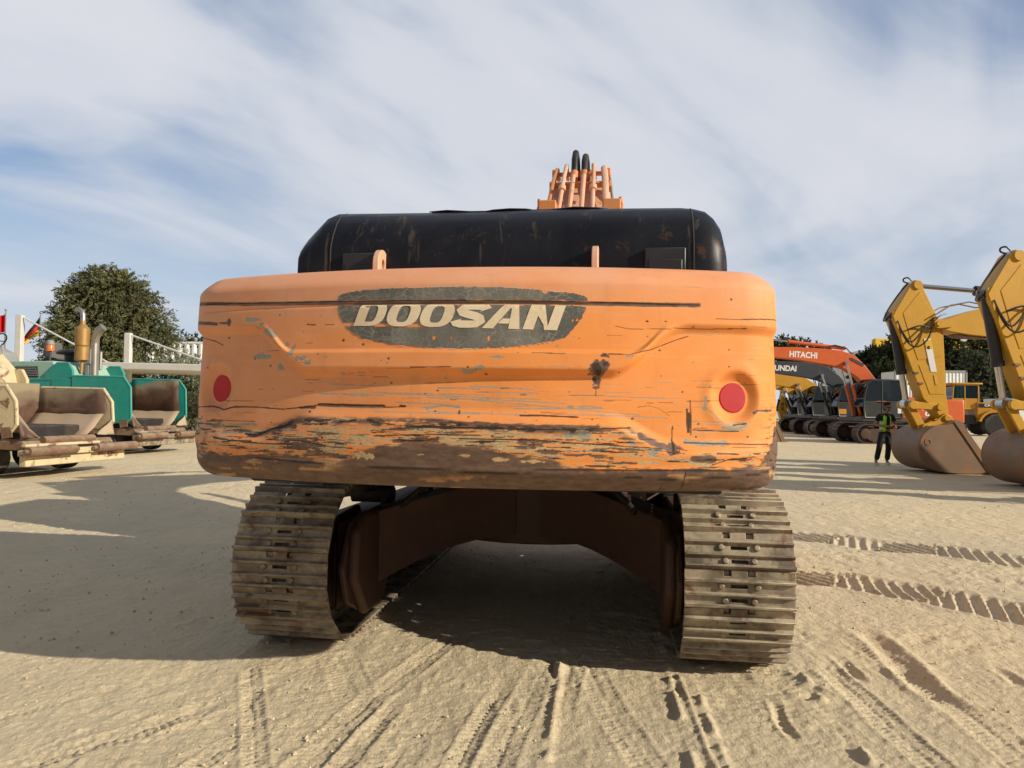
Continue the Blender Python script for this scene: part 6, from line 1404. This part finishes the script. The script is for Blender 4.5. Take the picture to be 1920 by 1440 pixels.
for k, (px, py, Y, r_, lb, mt) in enumerate([(322, 672, 37, .85, 'pale flowering shrub in front of the corrugated shed', 'leaf_pale'), (352, 690, 36, .9, 'pale flowering shrub beside the counterweight, above the canopy', 'leaf_pale'), (330, 735, 34.5, 1.0, 'dark shrub under the white canopy', 'leaf_dark'),
                                             (362, 765, 33.0, .62, 'whitish low shrub at the end of the teal hopper', 'leaf_pale'), (300, 720, 35.5, .9, 'dark shrub behind the teal hopper', 'leaf_dark'), (378, 700, 35, 1.0, 'shrub half hidden by the orange counterweight', 'leaf_pale')]):
    p = at(px, py, Y); t = thing('shrub', lb, 'shrub', (p.x, Y, 0), 0, 'shrubs behind the pavers'); trunk(t, p.z*.8, .06, 6, k, r_*.8)
    cc = [(0, 0, p.z, r_, r_, r_*.7), (.2, .1, p.z*.66, r_, r_, r_*.8), (-.15, 0, p.z*.33, r_*.95, r_, r_*.8)]
    leaf_mesh('crown', cc, 520, mt, t, 90+k, tw_len=(.25, .55), droop=.1, leaf=(.06, .024), per=12, shell=.25)

# ------------------------------------------------------------------ sheds, containers, sign building
def corrugated(x0, x1, z0, z1, y, pitch=.28, amp=.05):
    n = int((x1-x0)/pitch)*4; xs = np.linspace(x0, x1, n+1); ph = [0, 1, 1, 0]
    top = [(x, y-amp*ph[i % 4], z1) for i, x in enumerate(xs)]; bot = [(x, y-amp*ph[i % 4], z0) for i, x in enumerate(xs)]
    return [bot, top]
a = at(279, 643, 46); b_ = at(400, 676, 46)
t = thing('storage_shed', 'shed with white corrugated fascia above the shrubs, left of the counterweight', 'shed', (a.x, 46, 0))
W_ = b_.x-a.x+3
mb = MB(); mb.sheet(corrugated(0, W_, b_.z, a.z, 0, .42, .09)); mb.build('fascia', 'white_paint', t, angle=20)
mb = MB(); mb.box((W_/2, .02, a.z+.05), (W_+.2, .25, .12)); mb.box((W_/2, .02, b_.z-.05), (W_+.2, .2, .10)); mb.box((0, 0, (a.z+b_.z)/2), (.12, .22, a.z-b_.z)); mb.build('trim', 'white_paint', t, bevel=.01)
mb = MB(); mb.box((W_/2, 3.0, a.z-.2), (W_, 6.0, .1)); mb.build('roof', 'grey_plastic', t)
mb = MB(); mb.box((W_/2, 5.5, b_.z/2), (W_, .15, b_.z)); mb.build('back_wall', 'dark_grey', t)
for k in range(4): mb = MB(); mb.cyl((.3+k*(W_-.6)/3, .15, 0), (.3+k*(W_-.6)/3, .15, b_.z), .09, 10); mb.build('column', 'grey_plastic', t)
p = at(357, 632, 82)
t = thing('street_lamp', 'thin street lamp with a curved arm over the shed', 'street lamp', (p.x+.6, 82, 0))
mb = MB(); mb.tube([(0, 0, 0), (0, 0, p.z-.6), (-.15, 0, p.z-.1), (-.5, 0, p.z)], [.1, .07, .06, .05], 8); mb.build('pole', 'steel_pipe', t)
mb = MB(); mb.box((-.85, 0, p.z+.02), (.8, .25, .10)); mb.build('lamp_head', 'grey_plastic', t, bevel=.03)
def container(loc, label, L=6.4, group='stacked white containers'):
    t = thing('shipping_container', label, 'container', loc, 0, group)
    mb = MB(); mb.sheet(corrugated(.08, L-.08, .15, 2.45, 0, .30, .04)); mb.sheet([[(x, 2.44, z) for x in (.08, L-.08)] for z in (.15, 2.45)]); mb.sheet([[(.04, y, z) for y in (0, 2.44)] for z in (.15, 2.45)]); mb.sheet([[(L-.04, y, z) for y in (0, 2.44)] for z in (.15, 2.45)]); mb.sheet([[(x, y, 2.47) for x in (0, L)] for y in (0, 2.44)])
    mb.build('wall', 'white_paint', t, angle=20)
    mb = MB()
    for x in (.06, L*.28, L-.06): mb.box((x, -.02, 1.3), (.14 if x != L*.28 else .3, .14, 2.6))
    for z in (.08, 2.52): mb.box((L/2, -.03, z), (L, .12, .16))
    mb.build('frame', 'grey_plastic', t, bevel=.01); return t
p = at(1676, 735, 66); container((p.x, 66, 0), 'white container at the bottom of a stack of two behind the loader'); container((p.x+.05, 66, 2.6), 'white container on top of a stack of two behind the loader')
Ys = 105; p0 = at(1634, 637, Ys); p1 = at(1960, 657, Ys); zt, zb = p0.z, at(1800, 656, Ys).z
t = thing('sign_building', 'long white hall with a yellow fascia carrying large black letters behind the trees', 'building', (p0.x, Ys, 0))
Wd = p1.x-p0.x+6
mb = MB(); mb.sheet(corrugated(0, Wd, 0, zb, .05, .5, .06)); mb.box((Wd/2, 8, zb/2), (Wd-.2, 15.5, zb)); mb.build('wall', 'white_paint', t, angle=20)
mb = MB(); mb.box((Wd/2, -.25, (zt+zb)/2), (Wd, .5, zt-zb)); mb.box((1.4, -.6, (zt+zb)/2+.05), (2.6, .7, zt-zb+.1)); mb.build('fascia', 'sign_yellow', t, bevel=.03)
for txt, px, wpx in (('O', 1761, 12), ('ST', 1798, 19), ('NG', 1868, 20)):
    q = at(px, 649, Ys); q2 = at(px+wpx, 649, Ys); lettering(txt, 'sign_black', t, (q.x-p0.x, -.52, zb+.28), (1, 0, 0), (0, 0, 1), .88, .045, width=q2.x-q.x)
p = at(1878, 792, 62)
t = thing('site_cabin', 'white site cabin with window and concrete step at the right edge', 'cabin', (p.x, 62, 0))
mb = MB(); mb.box((1.9, 1.2, 1.45), (3.8, 2.4, 2.5)); mb.build('wall', 'white_paint', t, bevel=.03)
mb = MB(); mb.box((1.0, -.02, 1.7), (.9, .06, .9)); fr = mb.build('window', 'grey_plastic', t); mb = MB(); mb.box((1.0, -.06, 1.7), (.75, .02, .75)); mb.build('pane', 'cab_glass', fr)
mb = MB(); mb.box((1.6, -1.0, .25), (3.2, 1.2, .5)); mb.build('step', 'canopy_white', t, bevel=.03)

# ------------------------------------------------------------------ person in a green vest
def skin(name, pts, edges, mat, parent, levels=2, keep=None):
    me = bpy.data.meshes.new(name); me.from_pydata([p[:3] for p in pts], edges, []); o = bpy.data.objects.new(name, me); C.objects.link(o)
    md = o.modifiers.new('skin', 'SKIN'); md.use_smooth_shade = True; md.branch_smoothing = .5
    for i, p in enumerate(pts):
        r_ = p[3]; o.data.skin_vertices[0].data[i].radius = r_ if isinstance(r_, tuple) else (r_, r_)
    o.data.skin_vertices[0].data[0].use_root = True
    sb = o.modifiers.new('sub', 'SUBSURF'); sb.levels = sb.render_levels = levels
    dg = bpy.context.evaluated_depsgraph_get(); ev = o.evaluated_get(dg); m2 = bpy.data.meshes.new_from_object(ev)
    bpy.data.objects.remove(o); bpy.data.meshes.remove(me)
    m2.name = name
    if keep:
        bm = bmesh.new(); bm.from_mesh(m2); bmesh.ops.delete(bm, geom=[f for f in bm.faces if not keep(f.calc_center_median())], context='FACES'); bm.to_mesh(m2); bm.free()
    m2.polygons.foreach_set('use_smooth', [True]*len(m2.polygons)); m2.materials.clear(); m2.materials.append(M[mat])
    o = bpy.data.objects.new(name, m2); C.objects.link(o); o.parent = parent; return o
gx_, gy_ = ground_pt(1659, 872)
man = thing('person', 'man in black clothes and open green safety vest, head bowed over a phone', 'person', (gx_, gy_, 0), 0)
P = {}; pts = []; edges = []
def J(n, x, y, z, r_, par=None):
    P[n] = len(pts); pts.append((x, y, z, r_))
    if par is not None: edges.append((P[par], P[n]))
J('pelvis', 0, 0, .98, (.15, .10)); J('waist', .01, 0, 1.12, (.135, .095), 'pelvis'); J('chest', .02, -.01, 1.32, (.165, .11), 'waist'); J('neck0', .03, -.02, 1.47, .07, 'chest'); J('neck', .035, -.045, 1.525, .055, 'neck0')
J('jaw', .035, -.085, 1.575, (.062, .072), 'neck'); J('skull', .04, -.075, 1.655, (.075, .092), 'jaw'); J('crown', .04, -.06, 1.715, (.06, .075), 'skull')
J('nose', .036, -.172, 1.605, .012, 'skull')
for s, nm in ((-1, 'r'), (1, 'l')):
    J('hip'+nm, s*.09, 0, .92, .09, 'pelvis'); kx, ax = (-.17, -.25) if s < 0 else (.09, .065)
    J('knee'+nm, kx, -.03, .51, .06, 'hip'+nm); J('ank'+nm, ax, .02, .10, .042, 'knee'+nm); J('toe'+nm, ax+s*.02-.01, -.14, .035, .035, 'ank'+nm)
J('shr', -.17, 0, 1.405, .06, 'chest'); J('elr', -.265, .0, 1.13, .045, 'shr'); J('wrr', -.03, -.22, 1.10, .03, 'elr'); J('par', .025, -.255, 1.115, (.036, .022), 'wrr')
J('shl', .21, .0, 1.405, .06, 'chest'); J('ell', .285, -.02, 1.13, .045, 'shl'); J('wrl', .20, -.235, 1.07, .03, 'ell'); J('pal', .155, -.275, 1.08, (.036, .022), 'wrl')
for hand, (bx, by, bz), d in (('r', (.045, -.262, 1.125), 1), ('l', (.135, -.285, 1.085), -1)):
    for k, ln in enumerate((.062, .070, .066, .052)):
        oz = .030-.020*k; J('f%s%da' % (hand, k), bx+d*.022, by-.010, bz+oz, .0105, 'pa'+hand); J('f%s%db' % (hand, k), bx+d*(.022+ln*.5), by-.020, bz+oz+.006, .0095, 'f%s%da' % (hand, k)); J('f%s%dc' % (hand, k), bx+d*(.016+ln*.85), by-.004, bz+oz+.012, .008, 'f%s%db' % (hand, k))
    J('t%sa' % hand, bx-d*.005, by-.030, bz+.045, .012, 'pa'+hand); J('t%sb' % hand, bx+d*.028, by-.042, bz+.062, .010, 't%sa' % hand)
bodyo = skin('body', pts, edges, 'skin', man)
g = lambda n, r_: (*pts[P[n]][:3], r_)
q = [g('pelvis', (.165, .118)), g('waist', (.155, .115)), g('chest', (.185, .128)), (.032, -.025, 1.455, (.095, .085)), (-.165, 0, 1.41, .078), (-.235, 0, 1.22, .068), (.205, 0, 1.41, .078), (.27, -.01, 1.22, .068)]
skin('shirt', q, [(0, 1), (1, 2), (2, 3), (2, 4), (4, 5), (2, 6), (6, 7)], 'cloth_black', man)
q = [(0, 0, 1.03, (.16, .118)), (0, 0, .94, (.165, .12)), (-.10, 0, .84, .105), (-.165, -.025, .52, .082), (-.235, .01, .13, .075), (.10, 0, .84, .105), (.095, -.025, .52, .082), (.07, .01, .13, .075)]
skin('trousers', q, [(0, 1), (1, 2), (2, 3), (3, 4), (1, 5), (5, 6), (6, 7)], 'cloth_black', man)
q = [(0, 0, .90, (.205, .145)), g('waist', (.188, .142)), g('chest', (.212, .152)), (.032, -.01, 1.45, (.145, .11))]
vest = skin('vest', q, [(0, 1), (1, 2), (2, 3)], 'vest_green', man, keep=lambda c: (c.z < 1.49 and c.z > .86 and (c.y > -.02 or abs(c.x-.02) > .060-.02*(c.z-1.2))))
sd = vest.modifiers.new('solid', 'SOLIDIFY'); sd.thickness = .008
for s in (-1, 1):
    mb = MB(); mb.sheet([[(.02+s*(.115+.012*j), -.150+.018*j, z) for j in range(4)] for z in (1.20, 1.17, 1.15)]); mb.build('reflective_strip', 'vest_silver', vest)
    nm = 'r' if s < 0 else 'l'; a_ = pts[P['ank'+nm]]
    skin('shoe', [(a_[0], .05, .055, (.05, .05)), (a_[0]-.005, -.06, .045, (.052, .042)), (a_[0]-.012, -.17, .035, (.045, .032))], [(0, 1), (1, 2)], 'shoe_white', man, 2)
skin('hair', [(.04, -.045, 1.672, (.088, .098)), (.04, -.035, 1.712, (.082, .092)), (.04, -.02, 1.63, (.08, .06))], [(0, 1), (0, 2)], 'hair_black', man, 2, keep=lambda c: not (c.y < -.085 and c.z < 1.685))
mb = MB()
for s in (-1, 1): mb.box((.037+s*.034, -.160, 1.638), (.050, .016, .030))
mb.tube([(-.037, -.12, 1.642), (-.02, -.158, 1.645), (.095, -.158, 1.645), (.112, -.12, 1.642)], .006, 6); mb.build('sunglasses', 'sign_black', man)
for s in (-1, 1): mb = MB(); mb.lathe([(.005, -.008), (.020, 0), (.026, .006), (.012, .012)], (.038+s*.080, -.065, 1.632), (s, 0, 0), 10); mb.build('ear', 'skin', man)
mb = MB(); mb.box((.037, -.158, 1.578), (.042, .006, .010)); mb.build('mouth', 'flag_red' if False else 'frame_brown', man)
mb = MB(); mb.box((0, 0, 0), (.075, .010, .15)); ph = mb.build('phone', 'phone_black', None, bevel=.006); ph.location = (gx_+.125, gy_-.315, 1.115); ph.rotation_euler = (R(-50), R(70), R(10))
tag(ph, 'dark phone held in both hands by the man in the vest', 'phone')
